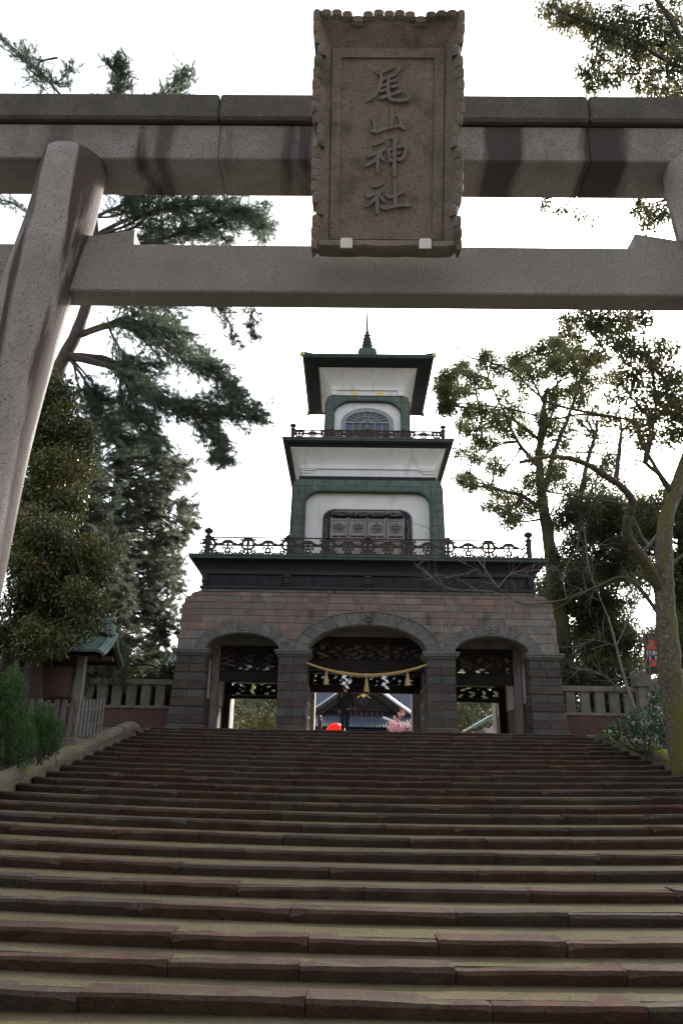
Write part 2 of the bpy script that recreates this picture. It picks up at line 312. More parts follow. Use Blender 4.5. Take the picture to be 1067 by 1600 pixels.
M['bark_moss'] = mat('mossy_bark', (0.10,0.088,0.068), 0.95, var=(0.055,0.045,0.036), scale=5, speck=(0.17,0.155,0.13), spscale=14, bump=0.03, bscale=12, stain=(0.105,0.095,0.02), sscale=(1.6,1.6,0.30), s0=0.42, s1=0.60)
M['bark_limb'] = mat('limb_bark', (0.075,0.064,0.049), 0.95, var=(0.041,0.035,0.028), scale=5, bump=0.02, bscale=12, stain=(0.075,0.071,0.015), sscale=(0.900,0.900,0.450), s0=0.48, s1=0.66)
M['bark_grey'] = mat('grey_bark', (0.195,0.176,0.161), 0.9, var=(0.128,0.112,0.101), scale=6, bump=0.01, bscale=20)
M['leaf_pine'] = mat('pine_needles', (0.060,0.084,0.048), 0.55, attr=((0.038,0.060,0.041),(0.114,0.144,0.090)), transl=0.25)
M['leaf_cedar'] = mat('cedar_needles', (0.05,0.07,0.04), 0.55, attr=((0.042,0.058,0.04),(0.125,0.14,0.092)), transl=0.25)
M['leaf_glossy'] = mat('glossy_leaves', (0.05,0.07,0.02), 0.28, attr=((0.028,0.045,0.015),(0.13,0.12,0.028)), transl=0.2, spec=0.5)
M['leaf_camphor'] = mat('camphor_leaves', (0.06,0.09,0.03), 0.4, attr=((0.045,0.06,0.022),(0.14,0.145,0.048)), transl=0.4)
M['leaf_dark'] = mat('dark_leaves', (0.04,0.05,0.03), 0.42, attr=((0.032,0.042,0.02),(0.10,0.11,0.045)), transl=0.35)
M['leaf_lance'] = mat('lance_leaves', (0.05,0.06,0.03), 0.42, attr=((0.035,0.042,0.02),(0.11,0.105,0.035)), transl=0.35)
M['leaf_bush'] = mat('bush_leaves', (0.051,0.094,0.025), 0.45, attr=((0.024,0.058,0.015),(0.064,0.125,0.030)), transl=0.2)
M['leaf_shrub'] = mat('shrub_leaves', (0.04,0.08,0.03), 0.3, attr=((0.022,0.05,0.022),(0.055,0.10,0.05)), transl=0.2, spec=0.5)
M['leaf_sunny'] = mat('sunny_leaves', (0.10,0.12,0.04), 0.45, attr=((0.05,0.07,0.025),(0.19,0.18,0.06)), transl=0.3)
M['blossom'] = mat('plum_blossom', (0.375,0.130,0.170), 0.6, attr=((0.338,0.117,0.143),(0.510,0.273,0.299)), transl=0.3)
M['banner'] = mat('banner_cloth', (0.055,0.035,0.035), 0.85); M['banner_red'] = mat('banner_red', (0.55,0.05,0.045), 0.8); M['banner_white'] = mat('banner_white', (0.62,0.60,0.60), 0.8); M['banner_gold'] = mat('banner_ochre', (0.42,0.30,0.12), 0.8)
M['post_metal'] = mat('post_metal', (0.2,0.21,0.22), 0.5)
M['lamp_glass'] = mat('lamp_glass', (0.5,0.5,0.48), 0.3)

# ------------------------------------------------------------------ ground, steps
CX = 0.6
STEP_Y = [8.08,8.72,9.29,10.19,11.0,11.85,12.7,13.6,14.45] + [14.45+0.812*i for i in range(1, 17)]
NS = len(STEP_Y)
def step_z(k): return 0.178+0.15*k
LAND = step_z(NS-1)
HALF = 7.35
def sag(x, k): return (0.003*(1-k/24.0)+0.0004)*(min(abs(x-CX), HALF))**2
def stair_h(y):
    if y < STEP_Y[0]: return 0.03
    for k in range(NS-1, -1, -1):
        if y >= STEP_Y[k]: return step_z(k)+ (0.15*(y-STEP_Y[k])/(STEP_Y[k+1]-STEP_Y[k]) if k < NS-1 else 0)
def cap_z(y): return 2.05+0.185*(y-16)
def side_h(x, y):
    if y < 7: return 0.0
    if y < 26.8: return max(0.0, cap_z(y)-0.42+0.05*math.sin(x*1.3+y))
    return LAND-0.02
gx = [-220,-120,-70,-45,-30,-22,-17,-14,-12,-10.5,-9.3,-8.3,-7.6,CX-HALF-0.38,CX-HALF-0.1,-3,0,4,CX+HALF+0.1,CX+HALF+0.38,9,10,11,12.5,14.5,17,22,30,45,70,120,220]
gy = [-80,-30,-10,0,4,7,7.9]+[8.5+i for i in range(19)]+[27.0,27.6,29,31,34,38,44,52,64,80,110,150,220,320,420]
V = []; Fc = []
for y in gy:
    for x in gx:
        if abs(x-CX) < HALF+0.2 and y > 7.5: z = max(0.0, stair_h(y)-0.55) if y < 27.3 else LAND-0.03
        else: z = side_h(x, y)
        V.append((x, y, z-0.005))
nx = len(gx)
for j in range(len(gy)-1):
    for i in range(nx-1): Fc.append((j*nx+i, j*nx+i+1, (j+1)*nx+i+1, (j+1)*nx+i))
g = MB(); g.add(V, Fc); g.build('ground', M['soil'], kind='structure', label='brown soil ground sloping up beside the stairs', smooth=True)
p = MB(); p.box(CX-HALF, CX+HALF, -9.9, 8.03, -0.1, 0.028); p.build('paving', M['asphalt'], kind='structure', label='dark paving before the stairs')
p = MB(); p.box(CX-9.5, CX+9.5, STEP_Y[-1]+0.31, 90, 3.2, LAND-0.002); p.build('landing', M['paving'], kind='structure', label='paved landing at the top of the stairs')

tread = MB()
for k in range(NS):
    y0, y1 = STEP_Y[k]+0.2, (STEP_Y[k+1]+0.12 if k < NS-1 else STEP_Y[k]+0.35)
    xs = np.linspace(CX-HALF, CX+HALF, 25); rows = []
    for yy, zz in ((y0, -0.25), (y0, -0.006), (y1, 0.004), (y1, -0.25)):
        rows.append([(x, yy, step_z(k)+zz+sag(x, k)) for x in xs])
    tread.loft(rows, cap=False, closed=False)
tread.box(CX-HALF, CX+HALF, 6.9, 8.2, -0.2, 0.034)
stairs = tread.build('stairs', M['pebble'], kind='structure', label='broad stone stairs with pebbled treads and worn kerb stones')
TS = (0.0, 0.035, 0.1, 0.25, 0.42, 0.6, 0.78, 0.91, 0.965, 1.0)
SEG = len(TS)-1
for k in range(NS):
    x = CX-HALF
    x -= random.uniform(0, 1.2)
    while x < CX+HALF:
        ln = random.uniform(1.15, 2.15); xa, xb = max(x, CX-HALF), min(x+ln, CX+HALF); x += ln
        if xb-xa < 0.25: continue
        y = STEP_Y[k]; dy = random.uniform(-0.012, 0.012); dz = random.uniform(-0.013, 0.013); tilt = random.uniform(-0.014, 0.014)
        wdt = random.uniform(0.33, 0.43); chipL, chipR = [(random.uniform(0.015, 0.05) if random.random() < 0.3 else 0) for _ in (0, 1)]
        rings = []
        for i in range(SEG+1):
            t = TS[i]; xx = xa+0.005+(xb-xa-0.01)*t
            e = 0.02+random.uniform(0, 0.013)+(chipL*(1.0, 0.75, 0.2)[i] if i < 3 else 0)+(chipR*(1.0, 0.75, 0.2)[SEG-i] if i > SEG-3 else 0)
            wv = random.uniform(-0.007, 0.007); zt = step_z(k)+dz+tilt*(t-0.5)*2+sag(xx, k)+random.uniform(-0.004, 0.004)
            rings.append([(xx, y+dy+wv+0.15, zt-0.33), (xx, y+dy+wv+0.004, zt-e-0.012), (xx, y+dy+e+wv, zt), (xx, y+dy+wdt, zt), (xx, y+dy+wdt, zt-0.33)])
        b = MB(); b.loft(rings); b.build('step_stone', M['step'], stairs)

def side_stair_wall(xc, sgn, m, label):
    th = thing('stair_side_wall', label, 'stair wall', (xc, 8, 0), group='low walls flanking the stairs')
    b = MB(); ring0, ring1 = [], []
    ys = np.linspace(7.6, 26.3, 24)
    rows = [[(xc-0.15, y, 0.0) for y in ys], [(xc-0.15, y, cap_z(y)-0.2) for y in ys], [(xc+0.15, y, cap_z(y)-0.2) for y in ys], [(xc+0.15, y, 0.0) for y in ys]]
    b.loft(rows, cap=False, closed=False); b.build('wall_base', M['side_wall'], th)
    y = 7.4
    while y < 26.2:
        ln = random.uniform(1.5, 2.3); ye = min(y+ln, 26.75)
        if 26.75-ye < 0.7: ye = 26.75
        n = 6; rings = []
        dx = random.uniform(-0.015, 0.015); dz = random.uniform(-0.015, 0.015)
        for i in range(n+1):
            yy = y+0.012+(ye-y-0.024)*i/n; zt = cap_z(yy)+dz
            if yy > 25.7: zt = cap_z(25.7)+dz-0.55*((yy-25.7)/1.05)**1.6
            prof = [(-0.21,-0.26),(-0.225,-0.14),(-0.19,-0.045),(-0.09,0.0),(0.09,0.0),(0.19,-0.045),(0.225,-0.14),(0.21,-0.26)]
            rings.append([(xc+dx+a+random.uniform(-0.01, 0.01), yy, zt+c+random.uniform(-0.008, 0.008)) for a, c in prof])
        q = MB(); q.loft(rings); q.build('cap_stone', m, th, smooth=False)
        y = ye
side_stair_wall(CX-HALF-0.2, -1, M['cap'], 'low sloping stone wall with rounded cap along the bush side of the stairs')
side_stair_wall(CX+HALF+0.2, 1, M['cap_moss'], 'low sloping stone wall with bright moss beside the shrub and mossy trunk')

# ------------------------------------------------------------------ unseen buildings added behind the camera to shade the torii and steps
M['concrete'] = mat('blocker_facade', (0.13,0.12,0.11), 0.9, var=(0.10,0.09,0.085), scale=0.6)
M['blocker_glass'] = mat('blocker_glass', (0.04,0.045,0.05), 0.15, spec=0.5)
for x0, x1, zt, lab in ((-42, -15, 17.0, 'dark brown unseen block added to cut light on the steps, left of the axis'), (-14.6, 13.5, 18.5, 'tallest unseen brown block, added behind the camera to shade the torii'), (14, 42, 16.0, 'dark brown unseen block added to cut light on the steps, right of the axis')):
    Tb = thing('unseen_blocker', lab, 'building', ((x0+x1)/2, -20, 0), 'unseen light blocking buildings')
    b = MB(); b.box(x0, x1, -26, -10, 0, zt); b.build('wall', M['concrete'], Tb)
    b = MB(); b.cbox(x0-0.1, x1+0.1, -26.2, -9.8, zt+0.003, zt+0.5, 0.05); b.build('parapet', M['concrete'], Tb)
    nw = int((x1-x0)/3)
    for fl_ in range(int(zt/3.4)):
        for i in range(nw):
            xa = x0+(x1-x0)*(i+0.2)/nw; xb = x0+(x1-x0)*(i+0.8)/nw; b = MB(); b.box(xa, xb, -10.05, -9.96, 1.0+fl_*3.4, 2.7+fl_*3.4); b.build('window', M['blocker_glass'], Tb)

# ------------------------------------------------------------------ torii
TX = 0.26
to = thing('stone_torii', 'weathered grey granite torii gate standing before the stairs', 'torii', (TX, 6.25, 0.03))
for sx in (-1, 1):
    pts, rad = [], []
    xin = [(0.03, 3.28), (1.5, 3.24), (3.56, 3.15), (4.8, 3.10), (6.19, 2.96), (7.1, 2.83), (7.72, 2.775)]   # inner silhouette, metres from axis
    for z, xi in xin:
        r_ = 0.338-0.0045*z; z = 2+(z-2)*0.976 if z < 7.7 else 7.70; xi = xi*0.976
        pts.append((TX+sx*(xi+r_), 6.10, z)); rad.append(r_)
    b = MB(); sp = smooth_path(pts, 5); rr = np.interp([q[2] for q in sp], [q[2] for q in pts], rad)
    b.tube(sp, list(rr), n=40, jit=0.004); b.build('pillar', M['granite_pillar'], to, smooth=True)
b = MB()
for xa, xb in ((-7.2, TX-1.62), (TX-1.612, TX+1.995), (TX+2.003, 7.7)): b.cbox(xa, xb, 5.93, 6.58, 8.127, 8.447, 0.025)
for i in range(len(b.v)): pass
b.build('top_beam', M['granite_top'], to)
b = MB(); b.box(-7.0, 7.5, 5.99, 6.52, 8.112, 8.127); b.build('joint_shadow', M['slate'], to)  # near-black strip painting the shadow gap under the top beam
b = MB()
for xa, xb in ((-7.0, TX-1.6), (TX-1.597, TX+1.98), (TX+1.983, 7.5)): b.cbox(xa, xb, 6.0, 6.51, 7.69, 8.112, 0.012)
b.build('lintel', M['granite_lintel'], to)
b = MB(); b.cbox(TX-3.1, TX+3.1, 6.08, 6.34, 6.245, 6.763, 0.014); b.build('tie_beam', M['granite_tie'], to)
for sx in (-1, 1):
    b = MB(); xi, xo = TX+sx*2.34, TX+sx*2.9
    poly = [(xi, 6.766), (xo, 6.766), (xo, 6.865), (TX+sx*2.72, 6.865), (xi+sx*0.01, 6.935)]
    if sx > 0: pass
    else: poly = poly[::-1]
    b.prism(poly, 6.10, 6.32); b.build('wedge', M['granite_tie'], to)
    b = MB(); xa, xb = sorted((TX+sx*3.1, TX+sx*4.6)); b.cbox(xa, xb, 6.083, 6.337, 6.248, 6.76, 0.014)
    b.build('tie_beam_end', M['granite_tie'], to)
    b = MB(); b.lathe(TX+sx*3.54, 6.10, [(0.6, 0.03), (0.6, 0.2), (0.5, 0.34), (0.42, 0.36)], 24); b.build('pillar_base', M['granite_pillar'], to)

# ------------------------------------------------------------------ name plaque
ang = math.radians(19.0)
PE = np.array([1.0, 0, 0]); PU = np.array([0, -math.sin(ang), math.cos(ang)]); PN = np.array([0, -math.cos(ang), -math.sin(ang)])
PO = P(603.5, 389, 5.66)
HGT = 1.0
for _ in range(40):
    y = proj(PO+PU*HGT)[1]; HGT += (y-14.0)*0.004
W2 = 238/2/F_PX*float((PO+PU*HGT/2-CAM) @ _f)
def pl(a, c, n=0.0): return tuple(PO+PE*a+PU*c+PN*n)
pq = thing('name_plaque', 'carved stone name plaque with scalloped frame tilted over the torii beams', 'plaque', tuple(PO))
IW, IT, IB = W2*0.75, HGT*0.875, HGT*0.062; REC = -0.15
b = MB()
outer = [(-W2+0.05, 0.04), (W2-0.05, 0.04), (W2-0.05, HGT-0.05), (-W2+0.05, HGT-0.05)]; inner = [(-IW, IB), (IW, IB), (IW, IT), (-IW, IT)]
b.loft([[pl(x, c, REC-0.12) for x, c in outer], [pl(x, c, -0.02) for x, c in outer], [pl(x, c, REC) for x, c in inner]], cap=False)
b.add([pl(x, c, REC-0.12) for x, c in outer], [(0, 1, 2, 3)])
b.build('frame_slope', M['plaque'], pq)
b = MB(); e = 0.028
b.add([pl(x, c, REC+n) for x, c, n in [(-IW-.01,IB-.01,0),(IW+.01,IB-.01,0),(IW+.01,IT+.01,0),(-IW-.01,IT+.01,0)]], [(0,1,2,3)])
bd = 0.085
def pbox(bb, x0, x1, c0, c1, n0, n1):
    bb.add([pl(x, c, n) for n in (n0, n1) for x, c in ((x0,c0),(x1,c0),(x1,c1),(x0,c1))], [(3,2,1,0),(4,5,6,7),(0,1,5,4),(1,2,6,5),(2,3,7,6),(3,0,4,7)])
b.build('panel', M['plaque'], pq)
b = MB()
for a in ((-IW,-IW+bd,IB,IT),(IW-bd,IW,IB,IT)): pbox(b, a[0], a[1], a[2], a[3], REC+0.002, REC+0.022)
for a in ((-IW+bd,IW-bd,IB,IB+bd),(-IW+bd,IW-bd,IT-bd,IT)): pbox(b, a[0], a[1], a[2], a[3], REC+0.002, REC+0.022)
b.build('panel_border', M['plaque'], pq)
# scalloped rim: rounded stones all round, notched where the carving dips
def lobes(n, notches):
    out = []; ed = [i/n for i in range(n+1)]
    for i in range(n):
        t = (i+0.5)/n; d = min([abs(t-q) for q in notches]); out.append((ed[i], ed[i+1], 0.042 if d < 0.55/n else (0.010 if d < 1.5/n else random.uniform(-0.004, 0.006))))
    return out
def lobe(x0, x1, c0, c1, side, dip):
    q = MB(); t = 0.075
    nf = 0.012; rings = []
    for s_ in (0.0, 0.25, 0.75, 1.0):
        k = 0.007 if s_ in (0.0, 1.0) else 0.0
        prof = [(0, -0.26), (0+0.0, -0.02), (0.012+k, nf-k), (t*0.7, nf-0.01-k), (t, -0.03)]
        r_ = []
        for d, n_ in prof:
            d2 = d+dip+(k if d < 0.02 else 0)
            if side == 'L': r_.append(pl(-W2+d2, c0+(c1-c0)*s_, n_))
            if side == 'R': r_.append(pl(W2-d2, c0+(c1-c0)*s_, n_))
            if side == 'T': r_.append(pl(x0+(x1-x0)*s_, HGT-d2, n_))
            if side == 'B': r_.append(pl(x0+(x1-x0)*s_, d2, n_))
        rings.append(r_)
    q.loft(rings); q.build('frame_lobe', M['plaque'], pq)
for a, c, d in lobes(21, [0.165, 0.475, 0.515, 0.835]):
    lobe(0, 0, a*HGT+0.002, c*HGT-0.002, 'L', d); lobe(0, 0, a*HGT+0.002, c*HGT-0.002, 'R', d)
for a, c, d in lobes(13, [0.27, 0.73]): lobe(-W2+0.07+a*(2*W2-0.14)+0.002, -W2+0.07+c*(2*W2-0.14)-0.002, 0, 0, 'T', d*1.3)
for a, c, d in lobes(3, [9]): lobe(-W2+0.07+a*(2*W2-0.14), -W2+0.07+c*(2*W2-0.14), 0, 0, 'B', 0.012)
# the four carved characters, brush strokes raised from the panel
def panel_uv(px, py):
    d = ray(px, py); t = ((PO+PN*REC-CAM) @ PN)/(d @ PN); q = CAM+d*t-PO; return q @ PE, q @ PU
STROKES = {
 'carved_character': [
  [[(158,192,30),(185,228,26)],[(222,212,34),(280,190,40),(325,162,46)],[(398,162,46),(372,205,42),(345,245,26)],[(216,292,32),(270,268,38),(345,240,40)],
   [(214,195,34),(218,260,40),(205,340,42),(172,420,38),(120,470,26),(84,492,14)],[(218,352,30),(268,334,36)],[(312,306,30),(360,292,38)],[(216,400,30),(264,384,36)],[(318,362,30),(366,345,38)],
   [(212,468,34),(280,445,38),(340,424,36),(398,404,40)],[(288,290,44),(282,370,42),(288,440,42),(318,482,42),(390,490,40),(450,482,42),(474,470,38),(462,425,16)]],
  [[(318,560,34),(322,640,42),(318,710,36)],[(128,655,30),(150,700,38),(158,760,36)],[(130,776,38),(180,780,44),(240,760,38),(330,738,36),(400,730,38),(432,752,40)],[(376,622,30),(400,680,36),(414,735,36)]],
  [[(152,905,46),(190,885,52),(232,875,36)],[(84,1010,26),(100,1024,30)],[(96,1020,30),(165,990,40),(232,960,40),(252,945,24)],[(215,985,44),(160,1050,46),(110,1090,42),(68,1114,28)],[(182,1010,46),(182,1090,46),(182,1168,34)],[(212,1025,36),(240,1055,34)],
   [(288,965,36),(296,1020,40),(300,1072,34)],[(292,960,32),(370,935,36),(440,925,42),(464,950,34)],[(456,950,40),(440,1010,42),(415,1050,38),(385,1062,28)],[(305,1015,26),(400,990,28)],[(300,1068,30),(400,1046,30)],[(312,850,30),(345,840,50),(344,960,48),(343,1100,46),(343,1205,34)]],
  [[(150,1302,46),(186,1290,54),(226,1278,38)],[(74,1390,28),(92,1412,30)],[(92,1408,30),(160,1378,40),(228,1350,36)],[(205,1375,40),(155,1430,44),(105,1475,38),(64,1502,24)],[(178,1410,44),(178,1490,44),(178,1562,36)],[(212,1412,36),(240,1445,34)],
   [(264,1392,28),(298,1414,36),(350,1396,34),(430,1364,32)],[(346,1262,44),(350,1380,44),(352,1500,40)],[(230,1512,40),(262,1520,44),(340,1502,34),(430,1490,34),(476,1492,46),(496,1484,28)]]]}
for ch in STROKES['carved_character']:
    b = MB()
    for si, st in enumerate(ch):
        uv = [panel_uv(560+a/6.15, 80+c/6.15) for a, c, _ in st]; sc = (panel_uv(600, 200)[0]-panel_uv(560, 200)[0])/40/6.15
        pts = smooth_path([(q[0], q[1], wd*sc) for q, (_, _, wd) in zip(uv, st)], 4)
        # rounded ends
        a0, a1 = np.array(pts[0]), np.array(pts[-1]); d0 = a0[:2]-np.array(pts[1])[:2]; d0 /= np.linalg.norm(d0)+1e-9; d1 = a1[:2]-np.array(pts[-2])[:2]; d1 /= np.linalg.norm(d1)+1e-9
        full = [(*(a0[:2]+d0*a0[2]*0.42), a0[2]*0.45)]+[tuple(q) for q in pts]+[(*(a1[:2]+d1*a1[2]*0.42), a1[2]*0.45)]
        hh = 0.024+0.0012*si; Lo, Li, Ro, Ri = [], [], [], []
        rings = []
        for i, q in enumerate(full):
            qa = np.array(full[max(i-1, 0)])[:2]; qb = np.array(full[min(i+1, len(full)-1)])[:2]; t = (qb-qa)/(np.linalg.norm(qb-qa)+1e-9); nr = np.array([-t[1], t[0]]); c2 = np.array(q[:2])
            rings.append([pl(*(c2+nr*q[2]*0.5), REC-0.004), pl(*(c2+nr*q[2]*0.36), REC+hh), pl(*(c2-nr*q[2]*0.36), REC+hh), pl(*(c2-nr*q[2]*0.5), REC-0.004)])
        b.loft(rings)
    b.build('carved_character', M['letter'], pq)
for px in (541, 665):
    b = MB(); c = P(px, 379, 5.55); u_, _v = (c-PO) @ PE, 0
    pbox(b, u_-0.052, u_+0.052, -0.01, 0.062, 0.035, 0.06); pbox(b, u_-0.045, u_+0.045, 0.062, 0.075, -0.1, 0.055)
    b.build('bracket', M['white_metal'], pq)
b = MB()
for sx in (-0.4, 0.4): b.tube([pl(sx, HGT*0.8, REC-0.1), (TX+sx, 6.05, 8.1)], 0.03, 6)
b.build('stay_rod', M['post_metal'], pq)
# ------------------------------------------------------------------ the shrine gate
GY0, GYC, GY1 = 28.2, 32.2, 36.2
G = thing('shrine_gate', 'three storey shrine gate of banded stone arches under a green and white tower', 'gate', (CX, GYC, LAND))
SPR = 6.57
ARCH = [(CX, 2.13, 0.95, 2.60, 1.42), (CX-4.48, 1.315, 0.60, 1.74, 1.0), (CX+4.46, 1.315, 0.60, 1.74, 1.0)]   # centre, half, rise, ring half, ring rise
def wall_half(z): return float(np.interp(z, [3.78, 8.15, 8.40, 8.58, 8.70, 8.78], [6.98, 6.80, 6.72, 6.56, 6.36, 6.15]))
def wall_poly(inset=0.0):
    q = [(CX+wall_half(z)-inset, z) for z in (3.78, 6.0, 8.15, 8.28, 8.40, 8.5, 8.58, 8.65, 8.70, 8.78)]
    pts = [(CX-wall_half(3.78)+inset, 3.7)]
    for c, h, r, _, _ in sorted(ARCH):
        h += 0.012; r += 0.006
        pts.append((c-h, 3.7))
        for i in range(25):
            t = math.pi*(1-i/24); pts.append((c+h*math.cos(t), SPR+r*math.sin(t)))
        pts.append((c+h, 3.7))
    pts.append((CX+wall_half(3.78)-inset, 3.7))
    pts += q[1:] + [(2*CX-x, z) for x, z in q[::-1][:-1]]
    return pts
for y0, y1 in ((GY0+0.03, GY0+0.95), (GY1-0.95, GY1)):
    b = MB(); b.prism(wall_poly(0.07), y0, y1); b.build('wall_core', M['mortar'], G)
for sx in (-1, 1):
    b = MB(); xo, xi = CX+sx*6.85, CX+sx*5.95
    b.loft([[(xo+sx*0.12, GY0+0.95, 3.7), (xo+sx*0.12, GY1-0.95, 3.7), (xi, GY1-0.95, 3.7), (xi, GY0+0.95, 3.7)],
            [(xo-sx*0.08, GY0+0.95, 8.2), (xo-sx*0.08, GY1-0.95, 8.2), (xi, GY1-0.95, 8.2), (xi, GY0+0.95, 8.2)],
            [(xo-sx*0.7, GY0+0.95, 8.78), (xo-sx*0.7, GY1-0.95, 8.78), (xi, GY1-0.95, 8.78), (xi, GY0+0.95, 8.78)]])
    b.build('wall_core', M['brick_red'], G)

def clip_piece(x0, x1, z0, z1, hole, half):
    """outline of a course stone after the arches (hole) and the battered, rounded ends (half) have bitten into it"""
    xs = np.linspace(x0, x1, 9); out = []
    for x in xs:
        lo = max(z0, hole(x)); hi = z1
        while hi > z0+0.02 and abs(x-CX) > half(hi)-0.002: hi -= 0.015
        out.append((x, lo, hi if hi-lo > 0.03 else lo))
    keep = [o for o in out if o[2]-o[1] > 0.03]
    if len(keep) < 2 or keep[-1][0]-keep[0][0] < 0.1: return None
    poly = [(x, lo) for x, lo, hi in keep]+[(x, hi) for x, lo, hi in keep[::-1]]
    res = []
    for i, q in enumerate(poly):                 # drop collinear points
        a, c = poly[i-1], poly[(i+1) % len(poly)]
        if abs((q[0]-a[0])*(c[1]-a[1])-(q[1]-a[1])*(c[0]-a[0])) > 1e-5: res.append(q)
    return res if len(res) > 2 else None
def ring_hole(x):
    z = -9
    for c, h, r, H, R in ARCH:
        if abs(x-c) < H: z = max(z, SPR+R*math.sqrt(max(0, 1-((x-c)/H)**2)))
    return z+0.008 if z > 0 else z
def brick_front(poly, y, m, name='brick', depth=0.12):
    b = MB(); k = 0.006; cx = sum(p_[0] for p_ in poly)/len(poly); cz = sum(p_[1] for p_ in poly)/len(poly)
    ins = [(x+(cx-x)*min(0.3, k/max(0.05, abs(cx-x))), z+(cz-z)*min(0.3, k/max(0.03, abs(cz-z)))) for x, z in poly]
    n = len(poly)
    b.loft([[(x, y, z) for x, z in ins], [(x, y+k, z) for x, z in poly], [(x, y+depth, z) for x, z in poly]])
    b.build(name, m, G)
zs = [6.60, 6.95, 7.28, 7.57, 7.82, 8.06, 8.31, 8.54, 8.70]
for ci in range(len(zs)-1):
    z0, z1 = zs[ci]+0.008, zs[ci+1]-0.008
    x = CX-wall_half(z0)-random.uniform(0, 0.4)
    while x < CX+7.0:
        ln = random.uniform(0.62, 1.15); xa, xb = x, min(x+ln, CX+7.0); x += ln
        edge = min(abs(xa-CX+6.9), abs(xb-CX-6.9)) < 1.3
        poly = clip_piece(xa+0.008, xb-0.008, z0, z1, ring_hole, wall_half)
        if not poly: continue
        gp = 0.75 if (edge and ci in (1, 3, 4)) or ci == 0 else (0.35 if ci < 3 else 0.12)
        brick_front(poly, GY0+random.uniform(-0.012, 0.012), M['brick_grey'] if random.random() < gp else M['brick_red'])
# pale coping course
x = CX-6.12
while x < CX+6.1:
    xb = min(x+random.uniform(0.9, 1.4), CX+6.12); b = MB(); b.cbox(x+0.005, xb-0.005, GY0-0.03, GY0+0.3, 8.705, 8.80, 0.01); b.build('coping_stone', M['arch'], G); x = xb
# voussoirs
for ai, (c, h, r, H, R) in enumerate(ARCH):
    n = 15 if ai == 0 else 11
    for i in range(n):
        t0, t1 = math.pi*(1-i/n)-0.004, math.pi*(1-(i+1)/n)+0.004
        ts = np.linspace(t0, t1, 4)
        inn = [(c+h*math.cos(t), SPR+0.03+r*math.sin(t)) for t in ts]; out = [(c+H*math.cos(t), SPR+0.03+R*math.sin(t)) for t in ts]
        brick_front(inn+out[::-1], GY0-0.025+random.uniform(-0.008, 0.008), M['arch'], 'arch_stone', 0.35)
    b = MB()                                     # label moulding over the ring
    if ai == 0:
        ts = np.linspace(0.985, 0.015, 40)*math.pi
        b.ribbon([(c+(H+0.02)*math.cos(t), SPR+0.03+(R+0.02)*math.sin(t)) for t in ts], 0.05, GY0-0.06, GY0+0.1); b.build('arch_moulding', M['arch'], G)
    # plum flower crest on the keystone
    kz = SPR+(r+R)/2+0.03; sc = 0.10 if ai == 0 else 0.085
    fl = MB()
    for q in range(5):
        a = math.pi/2+q*2*math.pi/5; fl.disc((c+sc*1.02*math.cos(a), GY0-0.03, kz+sc*1.02*math.sin(a)), sc*0.6, 0.05, 10)
    fl.disc((c, GY0-0.03, kz), sc*0.36, 0.06, 8); fo = fl.build('flower_crest', M['brick_grey'] if ai else M['arch'], G, smooth=False); fo['kind'] = 'stuff'
# piers: banded courses of grey pairs and single red stones
PIERS = [(CX-6.98, CX-5.795), (CX-3.165, CX-2.13), (CX+2.13, CX+3.145), (CX+5.775, CX+6.98)]
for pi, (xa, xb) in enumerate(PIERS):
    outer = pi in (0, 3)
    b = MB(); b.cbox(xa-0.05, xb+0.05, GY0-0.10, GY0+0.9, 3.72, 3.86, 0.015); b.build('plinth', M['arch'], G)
    b = MB(); b.cbox(xa-0.02, xb+0.02, GY0-0.06, GY0+0.9, 3.862, 3.97, 0.02); b.build('plinth', M['pier_grey_shaded'], G)
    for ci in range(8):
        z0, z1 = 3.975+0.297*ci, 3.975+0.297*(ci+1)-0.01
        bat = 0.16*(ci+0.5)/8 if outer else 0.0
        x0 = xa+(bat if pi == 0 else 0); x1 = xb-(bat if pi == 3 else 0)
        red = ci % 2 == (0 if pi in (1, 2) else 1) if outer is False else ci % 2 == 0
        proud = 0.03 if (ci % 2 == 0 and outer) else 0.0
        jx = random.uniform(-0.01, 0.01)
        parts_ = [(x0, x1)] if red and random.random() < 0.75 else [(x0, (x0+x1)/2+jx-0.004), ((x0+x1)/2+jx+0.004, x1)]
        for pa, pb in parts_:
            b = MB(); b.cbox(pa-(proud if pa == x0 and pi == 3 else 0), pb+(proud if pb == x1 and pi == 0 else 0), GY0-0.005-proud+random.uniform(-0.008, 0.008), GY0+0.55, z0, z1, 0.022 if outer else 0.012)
            b.build('brick', M['pier_red_shaded'] if red else M['pier_grey_shaded'], G)
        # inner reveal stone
        b = MB(); b.cbox(x0+0.01, x1-0.01, GY0+0.56, GY0+0.98, z0, z1, 0.012); b.build('brick', M['pier_red_shaded'] if red else M['pier_grey_shaded'], G)
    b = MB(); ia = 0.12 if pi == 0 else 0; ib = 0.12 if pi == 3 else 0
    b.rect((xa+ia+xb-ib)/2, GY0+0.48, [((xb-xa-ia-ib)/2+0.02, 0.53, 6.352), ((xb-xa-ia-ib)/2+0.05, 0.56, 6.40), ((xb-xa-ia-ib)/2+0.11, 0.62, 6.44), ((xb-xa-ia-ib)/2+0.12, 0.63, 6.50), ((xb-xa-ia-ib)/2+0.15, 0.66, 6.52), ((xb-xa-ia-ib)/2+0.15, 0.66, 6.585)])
    b.build('capital', M['arch'], G)

